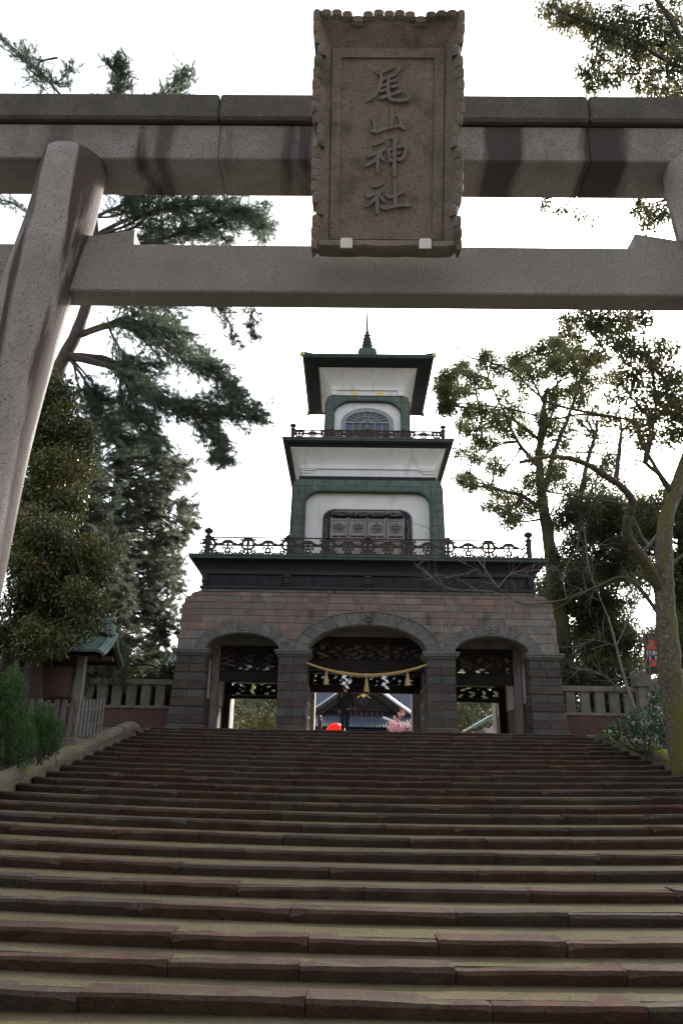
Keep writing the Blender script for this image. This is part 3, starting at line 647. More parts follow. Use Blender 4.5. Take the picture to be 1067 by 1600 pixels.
# frieze, cove, lip and deck of the first storey
HX, HY = 6.10, 4.0
b = MB(); b.rect(CX, GYC, [(HX, HY+0.02, 8.80), (HX, HY+0.02, 9.34)]); b.build('frieze', M['slate'], G)
b = MB(); b.rect(CX, GYC, [(HX+0.06, HY+0.08, 8.802), (HX+0.08, HY+0.1, 8.84), (HX+0.08, HY+0.1, 8.90), (HX+0.03, HY+0.05, 8.92)]); b.build('frieze_moulding', M['slate_brown'], G)
for i in range(13):
    x = CX-6.0+12.0*i/12
    b = MB(); b.cbox(x-0.022, x+0.022, GY0-0.06, GY0+0.05, 8.925, 9.31, 0.006); b.build('frieze_batten', M['slate'], G)
for i in range(24):
    x = CX-5.75+11.5*i/23
    b = MB(); b.cbox(x-0.17, x+0.17, GY0-0.035, GY0+0.05, 8.96+0.012*(i % 2), 9.30, 0.008); b.build('frieze_panel', M['slate'], G)
for x in (CX-6.0, CX-2.98, CX, CX+2.98, CX+6.0):
    b = MB()
    for k, (hw, za, zb, pr) in enumerate(((0.13, 9.24, 9.33, 0.17), (0.11, 9.10, 9.23, 0.14), (0.125, 9.02, 9.09, 0.16), (0.09, 8.93, 9.01, 0.11))): b.cbox(x-hw, x+hw, GY0-pr, GY0, za, zb, 0.012)
    b.build('frieze_bracket', M['slate_brown'], G)
b = MB(); b.rect(CX, GYC, [(HX+0.05, HY+0.07, 9.342), (HX+0.10, HY+0.12, 9.36), (HX+0.10, HY+0.12, 9.44), (HX+0.06, HY+0.08, 9.46), (HX+0.07, HY+0.09, 9.52)]); b.build('cornice_moulding', M['slate_brown'], G)
b = MB(); pr = []
for i in range(9):
    t = i/8; pr.append((HX+0.04+0.36*t**1.5, HY+0.06+0.36*t**1.5, 9.46+0.36*math.sin(t*math.pi/2)))
b.rect(CX, GYC, pr+[(HX+0.44, HY+0.46, 9.83)]); b.build('cornice_cove', M['slate'], G)
b = MB(); b.rect(CX, GYC, [(HX+0.42, HY+0.44, 9.832), (HX+0.47, HY+0.49, 9.86), (HX+0.47, HY+0.49, 9.93), (HX+0.50, HY+0.52, 9.95), (HX+0.50, HY+0.52, 10.01), (HX+0.2, HY+0.2, 10.03)]); b.build('cornice_lip', M['copper'], G)

# balustrades: openwork panels cut as silhouettes between posts
def ornament(b, cx, zb, zm, zt, sc, big, y0, y1):
    """a pierced cloud above the middle rail at cx and its inverted half below it"""
    w, h = 0.215*sc, (zt-zm)*(0.98 if big else 0.62); th = 0.115*sc
    arc = [(cx+w*math.cos(t), zm+0.02*sc+(h-th*0.5)*math.sin(t)) for t in np.linspace(math.pi, 0, 15)]
    b.ribbon(arc, [th*(0.75+0.35*math.sin(t)**2+0.18*math.cos(3*t)**2) for t in np.linspace(math.pi, 0, 15)], y0, y1)
    b.ribbon([(cx, zm), (cx, zm+h)], 0.085*sc if not big else 0.12*sc, y0+0.004, y1-0.004)
    for sx in (-1, 1):
        b.ribbon([(cx+sx*w*0.95, zm+0.03*sc), (cx+sx*w*1.30, zm+0.075*sc), (cx+sx*w*1.65, zm+0.03*sc), (cx+sx*w*1.9, zm+0.0*sc)], [0.07*sc, 0.07*sc, 0.05*sc, 0.03*sc], y0+0.003, y1-0.003)
        if big: b.ribbon([(cx+sx*w*0.75, zm+h*0.62), (cx+sx*w*1.2, zm+h*0.78), (cx+sx*w*1.32, zm+h*0.6)], 0.07*sc, y0+0.002, y1-0.002)
    g = zm-zb
    if big:
        b.ribbon([(cx+w*1.05*math.cos(t), zm-0.02*sc+g*0.42*math.sin(t)) for t in np.linspace(math.pi, 2*math.pi, 13)], 0.085*sc, y0+0.005, y1-0.005)
        for sx in (-1, 1): b.ribbon([(cx+sx*w*0.5, zb+g*0.45), (cx+sx*w*0.85, zb+g*0.30), (cx+sx*w*1.25, zb+g*0.42), (cx+sx*w*1.2, zb+g*0.05)], 0.075*sc, y0+0.007, y1-0.007)
        b.ribbon([(cx, zm), (cx, zb)], 0.08*sc, y0+0.006, y1-0.006)
    else:
        b.ribbon([(cx+w*0.42*math.cos(t), zb+g*0.42+g*0.24*math.sin(t)) for t in np.linspace(0, 2*math.pi, 14)], 0.07*sc, y0+0.005, y1-0.005)
        b.ribbon([(cx, zm), (cx, zb+g*0.62)], 0.07*sc, y0+0.006, y1-0.006)
        for sx in (-1, 1): b.ribbon([(cx+sx*w*0.4, zb+g*0.7), (cx+sx*w*0.8, zb+g*0.78), (cx+sx*w*0.9, zb+g*0.5)], 0.065*sc, y0+0.007, y1-0.007)
    for sx in (-1, 1): b.ribbon([(cx+sx*w*0.1, zb+g*0.04), (cx+sx*w*0.5, zb+g*0.20), (cx+sx*w*0.95, zb+g*0.05), (cx+sx*w*1.4, zb+g*0.16), (cx+sx*w*1.7, zb+g*0.03)], 0.055*sc, y0+0.008, y1-0.008)
def finial(b, x, y, z0, h, r):
    b.lathe(x, y, [(r*0.8, z0), (r*0.8, z0+h*0.60), (r*1.05, z0+h*0.62), (r*1.05, z0+h*0.67), (r*0.55, z0+h*0.70), (r*0.5, z0+h*0.76), (r*1.15, z0+h*0.80), (r*1.35, z0+h*0.86), (r*1.05, z0+h*0.92), (r*0.4, z0+h*0.96), (r*0.12, z0+h*1.0)], 12)
def balustrade(hx, hy, z0, xs, ph, zrail, zmid, sc, corner_h, corner_r):
    yf = GYC-hy
    b = MB()
    for (xa, ya, xb, yb) in ((CX-hx, yf, CX+hx, yf), (CX-hx, GYC+hy, CX+hx, GYC+hy), (CX-hx, yf, CX-hx, GYC+hy), (CX+hx, yf, CX+hx, GYC+hy)):
        if ya == yb:
            b.box(xa, xb, ya-0.022, ya+0.022, zrail-0.022, zrail+0.022); b.box(xa, xb, ya-0.03, ya+0.03, zmid-0.028, zmid+0.028); b.box(xa, xb, ya-0.04, ya+0.04, z0, z0+0.05)
        else:
            b.box(xa-0.021, xa+0.021, ya, yb, zrail-0.021, zrail+0.021); b.box(xa-0.029, xa+0.029, ya, yb, zmid-0.027, zmid+0.027); b.box(xa-0.039, xa+0.039, ya, yb, z0, z0+0.049)
    B = b.build('balustrade', M['rail'], G)
    for i, x in enumerate(xs):
        cor = i in (0, len(xs)-1); b = MB(); finial(b, x, yf, z0, corner_h if cor else ph, corner_r if cor else corner_r*0.62); b.build('post', M['rail'], B, smooth=False)
    for x in (CX-hx, CX+hx): b = MB(); finial(b, x, GYC+hy, z0, corner_h, corner_r); b.build('post', M['rail'], B)
    for i in range(len(xs)-1):
        x0, x1 = xs[i], xs[i+1]; nb = max(1, round((x1-x0)/(0.72*sc))) if sc < 1 else 4
        for k in range(nb):
            cx = x0+(x1-x0)*(k+0.5)/nb if sc < 1 else x0+(x1-x0)*k/nb
            if sc >= 1 and k == 0 and i == 0: cx = x0+0.06
            b = MB(); ornament(b, cx, z0+0.05, zmid, zrail, sc, (k % 2 == 0), yf-0.022, yf+0.022); o = b.build('openwork', M['rail'], B); o['kind'] = 'stuff'
balustrade(5.95, 3.85+0.45, 10.02, [CX-5.95, CX-2.96, CX, CX+2.96, CX+5.95], 0.83, 10.70, 10.40, 1.0, 1.08, 0.13)

# ---- second storey: rounded green body with a white arched panel and a carved timber niche
def tower_body(hb, ht, z0, z1, rr, m):
    b = MB(); pr = [(hb, z0, 1.0)]
    for i in range(9):
        t = i/8*math.pi/2; pr.append((ht-rr+rr*math.cos(t), z1-rr+rr*math.sin(t), 1.0))
    rings = []
    for h, z, _ in pr:
        c = 0.10; rings.append([(CX-h+c, GYC-h, z), (CX+h-c, GYC-h, z), (CX+h, GYC-h+c, z), (CX+h, GYC+h-c, z), (CX+h-c, GYC+h, z), (CX-h+c, GYC+h, z), (CX-h, GYC+h-c, z), (CX-h, GYC-h+c, z)])
    b.loft(rings); return b.build('tower_body', m, G)
def rr_top(x, hw, top, r_, ry=None):
    ry = ry or r_; d = abs(x-CX)
    if d >= hw: return -9
    e = d-(hw-r_); return top if e <= 0 else top-ry+ry*math.sqrt(max(0, 1-(e/r_)**2))
def rr_poly(hw, z0, top, r_, ry=None, n=10):
    ry = ry or r_
    pts = [(CX-hw, z0), (CX+hw, z0)]
    for i in range(n+1):
        t = i/n*math.pi/2; pts.append((CX+hw-r_+r_*math.cos(t), top-ry+ry*math.sin(t)))
    for i in range(n, -1, -1):
        t = i/n*math.pi/2; pts.append((CX-hw+r_-r_*math.cos(t), top-ry+ry*math.sin(t)))
    return pts
def green_front(hb, ht, z0, z1, rr, hw, top, r_, ry, courses, ln, yf, slope):
    """the sheet-clad front around the arched opening, sheet by sheet"""
    def half(z):
        base = hb+(ht-hb)*(z-z0)/(z1-z0)
        if z > z1-rr: base = base-rr+math.sqrt(max(0, rr*rr-(z-z1+rr)**2))
        return base-0.06
    hole = lambda x: (lambda q: q+0.0 if q > 0 else q)(rr_top(x, hw, top, r_, ry))
    ed = np.linspace(z0, z1-0.03, courses+1)
    for ci in range(courses):
        x = CX-hb-random.uniform(0, ln*0.8)
        brk = [CX-hw-1e-4, CX+hw+1e-4]; xs = []
        while x < CX+hb: xs.append(x); x += ln*random.uniform(0.9, 1.1)
        xs = sorted([q for q in xs if min(abs(q-k) for k in brk+[CX+hb, CX-hb]) > 0.2]+brk+[CX+hb, CX-hb])
        for xa, xb in zip(xs[:-1], xs[1:]):
            poly = clip_piece(max(xa, CX-hb)+0.007, min(xb, CX+hb)-0.007, ed[ci]+0.007, ed[ci+1]-0.007, hole, half)
            if not poly: continue
            b = MB(); yy = yf+slope*((ed[ci]-z0)/(z1-z0))
            k = random.uniform(0, 0.006)
            zr = lambda z: max(0.0, z-(z1-rr)); bend = lambda z: (rr-math.sqrt(max(0, rr*rr-min(rr, zr(z))**2)))*0.8
            b.loft([[(x_, yy-0.015-k+bend(z_), z_) for x_, z_ in poly], [(x_, yy+0.35, z_) for x_, z_ in poly]])
            b.build('green_sheet', M['green'], G)
T2 = 3.10
def square_frame_body(h, z0, z1, ht, rr, hw):
    # hollow body: three plain walls and a roofed core set behind the front opening
    b = MB(); y0 = GYC-h+0.36
    prof = [(h, z0)]+[(ht-rr+rr*math.cos(i/8*math.pi/2), z1-rr+rr*math.sin(i/8*math.pi/2)) for i in range(9)]
    b.loft([[(CX-a, max(y0, GYC-a), z), (CX+a, max(y0, GYC-a), z), (CX+a, GYC+a, z), (CX-a, GYC+a, z)] for a, z in prof]); b.build('tower_wall', M['green_body'], G)
square_frame_body(T2, 10.0, 13.66, 3.03, 0.34, 2.48)
green_front(T2, 3.03, 10.03, 13.66, 0.34, 2.48, 13.08, 0.62, 0.55, 11, 0.86, GYC-T2, 0.07)
b = MB(); b.ribbon([(x, z) for x, z in rr_poly(2.48, 10.03, 13.08, 0.62, 0.55)[1:-1]]+[(CX-2.48, 10.03)], 0.06, GYC-T2-0.03, GYC-T2+0.3); b.build('opening_trim', M['green_body'], G)
b = MB(); b.prism(rr_poly(2.46, 10.03, 13.06, 0.61, 0.54), GYC-T2+0.26, GYC-T2+0.42); b.build('plaster_panel', M['plaster'], G)
# niche: dark rounded frame, doors with plum crests, carved head
yn = GYC-T2+0.255
def niche_frame(hw, z0, top, r_, th, y0, y1, m, nm):
    b = MB(); path = [(CX+hw, z0)]+[(CX+hw-r_+r_*math.cos(i/8*math.pi/2), top-r_+r_*math.sin(i/8*math.pi/2)) for i in range(9)]
    path += [(2*CX-x, z) for x, z in path[::-1]]
    b.ribbon(path, th, y0, y1); return b.build(nm, m, G)
niche_frame(1.76, 10.03, 12.36, 0.40, 0.045, yn-0.012, yn+0.06, M['window_frame'], 'niche_frame')
b = MB(); b.prism(rr_poly(1.74, 10.03, 12.34, 0.39), yn-0.008, yn+0.002); b.build('niche_back', M['slate'], G)
dw = 0.735
for i in range(4):
    x0 = CX-2*dw+i*dw
    D = MB(); D.cbox(x0+0.03, x0+dw-0.03, yn-0.05, yn-0.015, 10.05, 11.98, 0.005); D = D.build('door', M['oldwood'], G)
    for a in ((x0+0.012, x0+0.075, 10.05, 12.02), (x0+dw-0.075, x0+dw-0.012, 10.05, 12.02)):
        b = MB(); b.cbox(a[0], a[1], yn-0.085, yn-0.02, a[2], a[3], 0.008); b.build('stile', M['oldwood'], D)
    for zz in (10.98, 11.16, 11.30, 11.92): b = MB(); b.cbox(x0+0.08, x0+dw-0.08, yn-0.078, yn-0.02, zz-0.03, zz+0.03, 0.006); b.build('rail', M['oldwood'], D)
    for q in (0, 1): b = MB(); b.box(x0+0.10+q*0.29, x0+0.345+q*0.29, yn-0.056, yn-0.04, 11.205, 11.255); b.build('slot', M['wood'], D)
    fl = MB()
    for q in range(5):
        a = math.pi/2+q*2*math.pi/5; c = (x0+dw/2+0.135*math.cos(a), 11.60+0.12*math.sin(a))
        ring_ = [(c[0]+0.082*math.cos(t), c[1]+0.07*math.sin(t)) for t in np.linspace(0, 2*math.pi, 12)]
        fl.ribbon(ring_, 0.034, yn-0.085, yn-0.045); fl.ribbon([(x0+dw/2, 11.60), c], 0.03, yn-0.075, yn-0.045)
    fl.disc((x0+dw/2, yn-0.06, 11.60), 0.04, 0.03, 8); o = fl.build('flower_crest', M['niche'], D); o['kind'] = 'stuff'
    cv = MB()
    for q in range(7): cv.ribbon([(x0+0.1+q*0.08, 11.02), (x0+0.14+q*0.08, 11.09), (x0+0.175+q*0.08, 11.03)], 0.03, yn-0.06-0.002*(q % 2), yn-0.045)
    o = cv.build('carved_strip', M['wood'], D); o['kind'] = 'stuff'
b = MB(); b.cbox(CX-1.30, CX+1.30, yn-0.20, yn, 12.20, 12.28, 0.02); b.cbox(CX-1.36, CX+1.36, yn-0.24, yn, 12.285, 12.32, 0.01); b.build('niche_head', M['oldwood'], G)
hd = MB()
for q in range(26):
    x = CX-1.34+q*0.107; a = random.uniform(0, 6)
    hd.ribbon([(x+0.06*math.cos(t+a), 12.13+0.05*math.sin(t+a)+(0.03 if abs(q-12.5) > 11 else 0)) for t in np.linspace(0, 4.6, 7)], 0.032, yn-0.19-0.004*(q % 3), yn-0.06)
o = hd.build('carved_scroll', M['niche'], G); o['kind'] = 'stuff'
for sx in (-1, 1):
    hd = MB()
    for q in range(15):
        z = 10.1+q*0.128; a = q*0.9
        hd.ribbon([(CX+sx*(1.605+0.05*math.cos(t+a)), z+0.055*math.sin(t+a)) for t in np.linspace(0, 4.8, 7)], 0.032, yn-0.09-0.004*(q % 3), yn-0.02)
    o = hd.build('carved_scroll', M['niche'], G); o['kind'] = 'stuff'

b = MB(); b.square(CX, GYC, [(2.76, 13.60), (2.76, 13.83), (2.72, 13.84)]); b.build('slate_band', M['slate'], G)
for i in range(9):
    x = CX-2.76+5.52*i/9; b = MB(); b.cbox(x+0.004, x+5.52/9-0.004, GYC-2.78, GYC-2.70, 13.68, 13.82, 0.006); b.build('slate', M['slate'], G)
b = MB(); b.square(CX, GYC, [(2.66, 13.82), (2.66, 14.16), (2.74, 14.17), (2.74, 14.27), (2.70, 14.28)]); b.build('white_moulding', M['plaster'], G)
for sx in (-1, 1):
    b = MB(); b.cbox(CX+sx*2.40-0.32, CX+sx*2.40+0.32, GYC-2.74, GYC-2.6, 14.09, 14.155, 0.01); b.cbox(CX+sx*2.46-0.24, CX+sx*2.46+0.24, GYC-2.705, GYC-2.6, 13.985, 14.085, 0.012); b.build('corner_block', M['plaster'], G)
b = MB(); b.square(CX, GYC, [(2.70+0.40*(t**1.7), 14.275+0.62*t) for t in np.linspace(0, 1, 8)]+[(3.12, 14.92), (3.12, 14.96)]); b.build('white_cove', M['plaster'], G)
b = MB(); b.square(CX, GYC, [(3.05, 14.935), (3.14, 14.94), (3.20, 14.99), (3.20, 15.03), (3.36, 15.06), (3.36, 15.10)]); b.build('eave_soffit', M['slate'], G)
b = MB(); b.square(CX, GYC, [(3.34, 15.102), (3.43, 15.115), (3.43, 15.17), (3.455, 15.185), (3.455, 15.245), (3.0, 15.30)]); b.build('eave_lip', M['copper'], G)
balustrade(3.06, 3.06, 15.27, [CX-3.06, CX-1.46, CX, CX+1.46, CX+3.06], 0.57, 15.72, 15.55, 0.72, 0.76, 0.10)

# ---- third storey with the coloured glass window
T3 = 1.88
square_frame_body(T3, 15.25, 18.0, 1.84, 0.24, 1.45)
green_front(T3, 1.84, 15.27, 18.0, 0.24, 1.45, 17.72, 0.85, 0.62, 8, 0.62, GYC-T3, 0.04)
b = MB(); b.ribbon(rr_poly(1.45, 15.27, 17.72, 0.85, 0.62)[1:-1]+[(CX-1.45, 15.27)], 0.05, GYC-T3-0.03, GYC-T3+0.26); b.build('opening_trim', M['green_body'], G)
b = MB(); b.prism(rr_poly(1.43, 15.27, 17.70, 0.84, 0.61), GYC-T3+0.2, GYC-T3+0.42); b.build('plaster_panel', M['plaster'], G)
yw = GYC-T3+0.195
def arch_path(hw, z0, zs_, top, n=16, full=True):
    p_ = [(CX+hw, z0)] if full else []
    p_ += [(CX+hw*math.cos(t), zs_+(top-zs_)*math.sin(t)) for t in np.linspace(0, math.pi, n)]
    return p_+([(CX-hw, z0)] if full else [])
W = MB(); W.ribbon(arch_path(1.04, 15.3, 16.72, 17.36, 20), 0.15, yw-0.05, yw); W = W.build('window', M['window_frame'], G)
b = MB(); b.ribbon(arch_path(0.955, 15.3, 16.72, 17.26, 20), 0.05, yw-0.07, yw-0.002); b.cbox(CX-0.96, CX+0.96, yw-0.08, yw-0.001, 16.69, 16.76, 0.008); b.build('frame', M['window_frame'], W)
for i in range(1, 6): x = CX-0.94+1.88*i/6; b = MB(); b.box(x-0.016, x+0.016, yw-0.06, yw-0.004, 15.3, 16.69); b.build('muntin', M['window_frame'], W)
for z in (15.70, 16.02, 16.34): b = MB(); b.box(CX-0.93, CX+0.93, yw-0.057, yw-0.003, z-0.014, z+0.014); b.build('muntin', M['window_frame'], W)
cols = ['g_blue', 'g_violet', 'g_smoke', 'g_green', 'g_blue', 'g_violet', 'g_indigo', 'g_smoke', 'g_amber', 'g_smoke', 'g_amber', 'g_indigo', 'g_blue', 'g_blue', 'g_green', 'g_indigo', 'g_blue', 'g_violet', 'g_smoke', 'g_amber', 'g_smoke', 'g_green', 'g_violet', 'g_blue']
zz = [16.70, 16.34, 16.02, 15.70, 15.3]
for r_i in range(4):
    for i in range(6):
        x = CX-0.94+1.88*i/6; b = MB(); tw = random.uniform(-0.004, 0.004)
        b.add([(x, yw-0.02+tw, zz[r_i+1]), (x+1.88/6, yw-0.02-tw, zz[r_i+1]), (x+1.88/6, yw-0.02, zz[r_i]), (x, yw-0.02, zz[r_i]), (x, yw-0.012, zz[r_i+1]), (x+1.88/6, yw-0.012, zz[r_i+1]), (x+1.88/6, yw-0.012, zz[r_i]), (x, yw-0.012, zz[r_i])], [(0,1,2,3),(7,6,5,4),(0,4,5,1),(1,5,6,2),(2,6,7,3),(3,7,4,0)])
        b.build('pane', M[cols[r_i*6+i]], W)
# fan light: radiating bars and two rings of panes
ax, az = CX, 16.76
angs = [math.pi*i/9 for i in range(10)]
def fan(t, k): return (ax+0.93*k*math.cos(t), az+0.475*k*math.sin(t))
for t in angs[1:-1]: b = MB(); b.ribbon([fan(t, 0.12), fan(t, 1.0)], 0.026, yw-0.055, yw-0.006); b.build('muntin', M['window_frame'], W)
b = MB(); b.ribbon([fan(t, 0.56) for t in np.linspace(0.0, math.pi, 18)], 0.024, yw-0.052, yw-0.007); b.build('muntin', M['window_frame'], W)
fc = ['g_violet', 'g_indigo', 'g_smoke', 'g_violet', 'g_indigo', 'g_smoke', 'g_violet', 'g_indigo', 'g_violet']
for i in range(9):
    for k0, k1 in ((0.02, 0.56), (0.56, 1.0)):
        ts = np.linspace(angs[i], angs[i+1], 4); poly = [fan(t, k0) for t in ts]+[fan(t, k1) for t in ts[::-1]]
        b = MB(); b.prism(poly[::-1], yw-0.022, yw-0.012); b.build('pane', M[fc[(i+(k0 > 0.5)*2) % 9]], W)
b = MB(); b.disc((CX, yw-0.06, az+0.01), 0.075, 0.05, 12); b.build('boss', M['niche'], W)

b = MB(); b.square(CX, GYC, [(1.60, 17.9), (1.60, 18.10), (1.57, 18.11)]); b.build('slate_band', M['slate'], G)
for i in range(7):
    x = CX-1.6+3.2*i/7; b = MB(); b.cbox(x+0.003, x+3.2/7-0.003, GYC-1.62, GYC-1.56, 18.0, 18.095, 0.005); b.build('slate', M['slate'], G)
b = MB(); b.square(CX, GYC, [(1.52, 18.09), (1.52, 18.36), (1.60, 18.37), (1.60, 18.46), (1.58, 18.47)]); b.build('white_moulding', M['plaster'], G)
for sx in (-1, 1):
    b = MB(); b.cbox(CX+sx*1.44-0.13, CX+sx*1.44+0.13, GYC-1.60, GYC-1.5, 18.115, 18.355, 0.01); b.build('corner_block', M['plaster'], G)
    fl = MB(); c = (CX+sx*0.58, 18.235)
    for q in range(6):
        a = math.pi/2+q*2*math.pi/6; fl.disc((c[0]+0.095*math.cos(a), GYC-1.525, c[1]+0.095*math.sin(a)), 0.046, 0.025, 8)
    fl.disc((c[0], GYC-1.525, c[1]), 0.038, 0.03, 8); o = fl.build('gold_crest', M['gold'], G); o['kind'] = 'stuff'
b = MB(); b.square(CX, GYC, [(1.58+0.50*(t**1.5), 18.465+0.66*t) for t in np.linspace(0, 1, 8)]+[(2.12, 19.14), (2.12, 19.2)]); b.build('white_cove', M['plaster'], G)
b = MB(); b.square(CX, GYC, [(2.08, 19.17), (2.16, 19.175), (2.22, 19.20), (2.70, 19.27), (2.70, 19.30)]); b.build('eave_soffit', M['slate'], G)
b = MB(); b.square(CX, GYC, [(2.68, 19.302), (2.78, 19.31), (2.78, 19.36), (2.82, 19.375), (2.82, 19.44), (2.6, 19.47)]); b.build('eave_lip', M['copper'], G)
b = MB(); b.square(CX, GYC, [(2.79, 19.47), (1.6, 19.9), (0.6, 20.35), (0.45, 20.5), (0.42, 20.7)]); b.build('roof', M['copper'], G)
for sx in (-1, 1):
    for sy in (-1, 1):
        b = MB(); x, y = CX+sx*2.82, GYC+sy*2.82
        b.lathe(x, y, [(0.05, 19.3), (0.09, 19.35), (0.095, 19.45), (0.06, 19.52), (0.01, 19.54)], 8); b.build('corner_ornament', M['dull_gold'], G)
        b = MB(); b.tube([(CX+sx*0.5, GYC+sy*0.5, 20.4), (CX+sx*1.6, GYC+sy*1.6, 19.93), (x, y, 19.5)], 0.05, 6); b.build('hip_ridge', M['copper'], G)
sp = MB(); z = 20.5
sp.square(CX, GYC, [(0.44, 20.6), (0.44, 21.0), (0.40, 21.08), (0.40, 21.2), (0.3, 21.24), (0.27, 21.3)]); spo = sp.build('spire', M['copper'], G)
for i in range(5):
    z0 = 21.3+i*0.185; r0 = 0.29-0.033*i
    b = MB(); b.lathe(CX, GYC, [(r0-0.05, z0), (r0, z0+0.03), (r0+0.02, z0+0.06), (r0-0.06, z0+0.085), (r0-0.09, z0+0.10), (r0-0.09, z0+0.185)], 10); b.build('spire_ring', M['copper'], spo)
b = MB(); b.lathe(CX, GYC, [(0.10, 22.225), (0.11, 22.27), (0.07, 22.31), (0.055, 22.8), (0.036, 23.4), (0.026, 25.2), (0.005, 25.4)], 8); b.build('lightning_rod', M['copper'], spo)

# ---- passage: plaster side walls, posts, beams, carved transoms, doors
for sx in (-1, 1):
    xw = CX+sx*5.84
    b = MB(); b.box(min(xw, xw+sx*0.12), max(xw, xw+sx*0.12), GY0+0.99, GY1-0.97, 3.78, 8.6); b.build('plaster_wall', M['plaster'], G)
    b = MB(); b.box(min(xw-sx*0.025, xw-sx*0.002), max(xw-sx*0.025, xw-sx*0.002), GY0+0.99, GY1-0.97, 3.78, 4.98); b.build('wainscot', M['brownwood'], G)
    for yy, wdt, m in ((29.95, 0.36, 'greywood'), (33.3, 0.34, 'wood')):
        b = MB(); b.cbox(min(xw-sx*0.03, xw-sx*(0.03+wdt*0.8)), max(xw-sx*0.03, xw-sx*(0.03+wdt*0.8)), yy-wdt/2, yy+wdt/2, 3.78, 8.2, 0.03); b.build('post', M[m], G)
    for xq in (CX+sx*2.62,):
        b = MB(); b.box(xq-0.08, xq+0.08, GY0+0.98, GY1-0.97, 3.78, 8.3); b.build('partition', M['wood'], G)
        for yy in (29.95, 32.2): b = MB(); b.cbox(xq-sx*0.09-0.16, xq-sx*0.09+0.16, yy-0.17, yy+0.17, 3.78, 8.2, 0.03); b.build('post', M['wood'], G)
    # door leaf folded back against the partition
    D = MB(); xd = CX+sx*2.28; D.cbox(xd-0.04, xd+0.04, 30.2, 31.9, 3.83, 5.75, 0.01); D = D.build('door_leaf', M['brownwood'], G)
    for zz_ in (4.0, 4.5, 5.0, 5.55): b = MB(); b.cbox(xd-sx*0.07-0.02, xd-sx*0.07+0.02, 30.25, 31.85, zz_-0.05, zz_+0.05, 0.006); b.build('rail', M['greywood'], D)
    for yy in (30.25, 30.8, 31.3, 31.85): b = MB(); b.cbox(xd-sx*0.068-0.02, xd-sx*0.068+0.02, yy-0.04, yy+0.04, 3.85, 5.7, 0.006); b.build('stile', M['greywood'], D)
def transom(x0, x1, z0, z1, y, seed, th=0.17):
    r_ = np.random.default_rng(seed); nxx, nzz = int((x1-x0)/0.03), int((z1-z0)/0.03)
    ph = r_.uniform(0, 6.3, (6, 2)); fr = r_.uniform(5, 24, (6, 2)); b = MB(); dx, dz = (x1-x0)/nxx, (z1-z0)/nzz
    for i in range(nxx):
        for j in range(nzz):
            x, z = i*dx, j*dz
            f_ = sum(math.sin(fr[k, 0]*x+ph[k, 0]+1.5*math.sin(fr[k, 1]*z*1.5+ph[k, 1])) for k in range(6))/6
            edge = i < 2 or j < 1 or i > nxx-3 or j > nzz-2
            if not edge and f_ > th: continue
            b.box(x0+x, x0+x+dx*1.02, y+0.02*math.sin(x*20+z*31), y+0.06, z0+z, z0+z+dz*1.02)
    o = b.build('carved_transom', M['wood'], G); o['kind'] = 'stuff'
def beam(x0, x1, y, z0, z1, m='wood', d=0.24):
    b = MB(); b.cbox(x0, x1, y-d/2, y+d/2, z0, z1, 0.025); b.build('beam', M[m], G)
beam(CX-2.3, CX+2.3, 29.95, 6.12, 6.52); transom(CX-2.25, CX+2.25, 6.54, 7.14, 29.95, 3); beam(CX-2.3, CX+2.3, 29.95, 7.16, 7.4)
beam(CX-2.3, CX+2.3, 32.2, 5.55, 5.86); transom(CX-2.25, CX+2.25, 5.88, 6.3, 32.2, 5, 0.33); beam(CX-2.3, CX+2.3, 32.2, 6.32, 6.7)
for sx in (-1, 1):
    xa, xb = sorted((CX+sx*2.72, CX+sx*5.8))
    beam(xa, xb, 29.95, 5.66, 6.05); transom(xa, xb, 6.07, 6.70, 29.95, 11+sx); beam(xa, xb, 29.95, 6.72, 7.0)
    beam(xa, xb, 33.3, 5.36, 5.5); transom(xa, xb, 5.52, 6.0, 33.3, 21+sx, 0.24); beam(xa, xb, 33.3, 6.02, 6.4)
b = MB(); b.box(CX-5.83, CX+5.83, GY0+0.97, GY1-0.97, 8.3, 8.4); b.build('ceiling', M['plaster'], G)
b = MB()
for i in range(9): y = 29.4+i*0.75; b.box(CX-5.82, CX+5.82, y, y+0.1, 8.15, 8.298)
o = b.build('ceiling_joist', M['wood'], G); o['kind'] = 'stuff'

for xa, xb in ((CX-2.5, CX+2.5), (CX+2.72, CX+5.8), (CX-5.8, CX-2.72)):
    b = MB(); b.box(xa, xb, 31.2, 31.3, 6.45, 8.28); b.build('plaster_wall', M['plaster'], G)

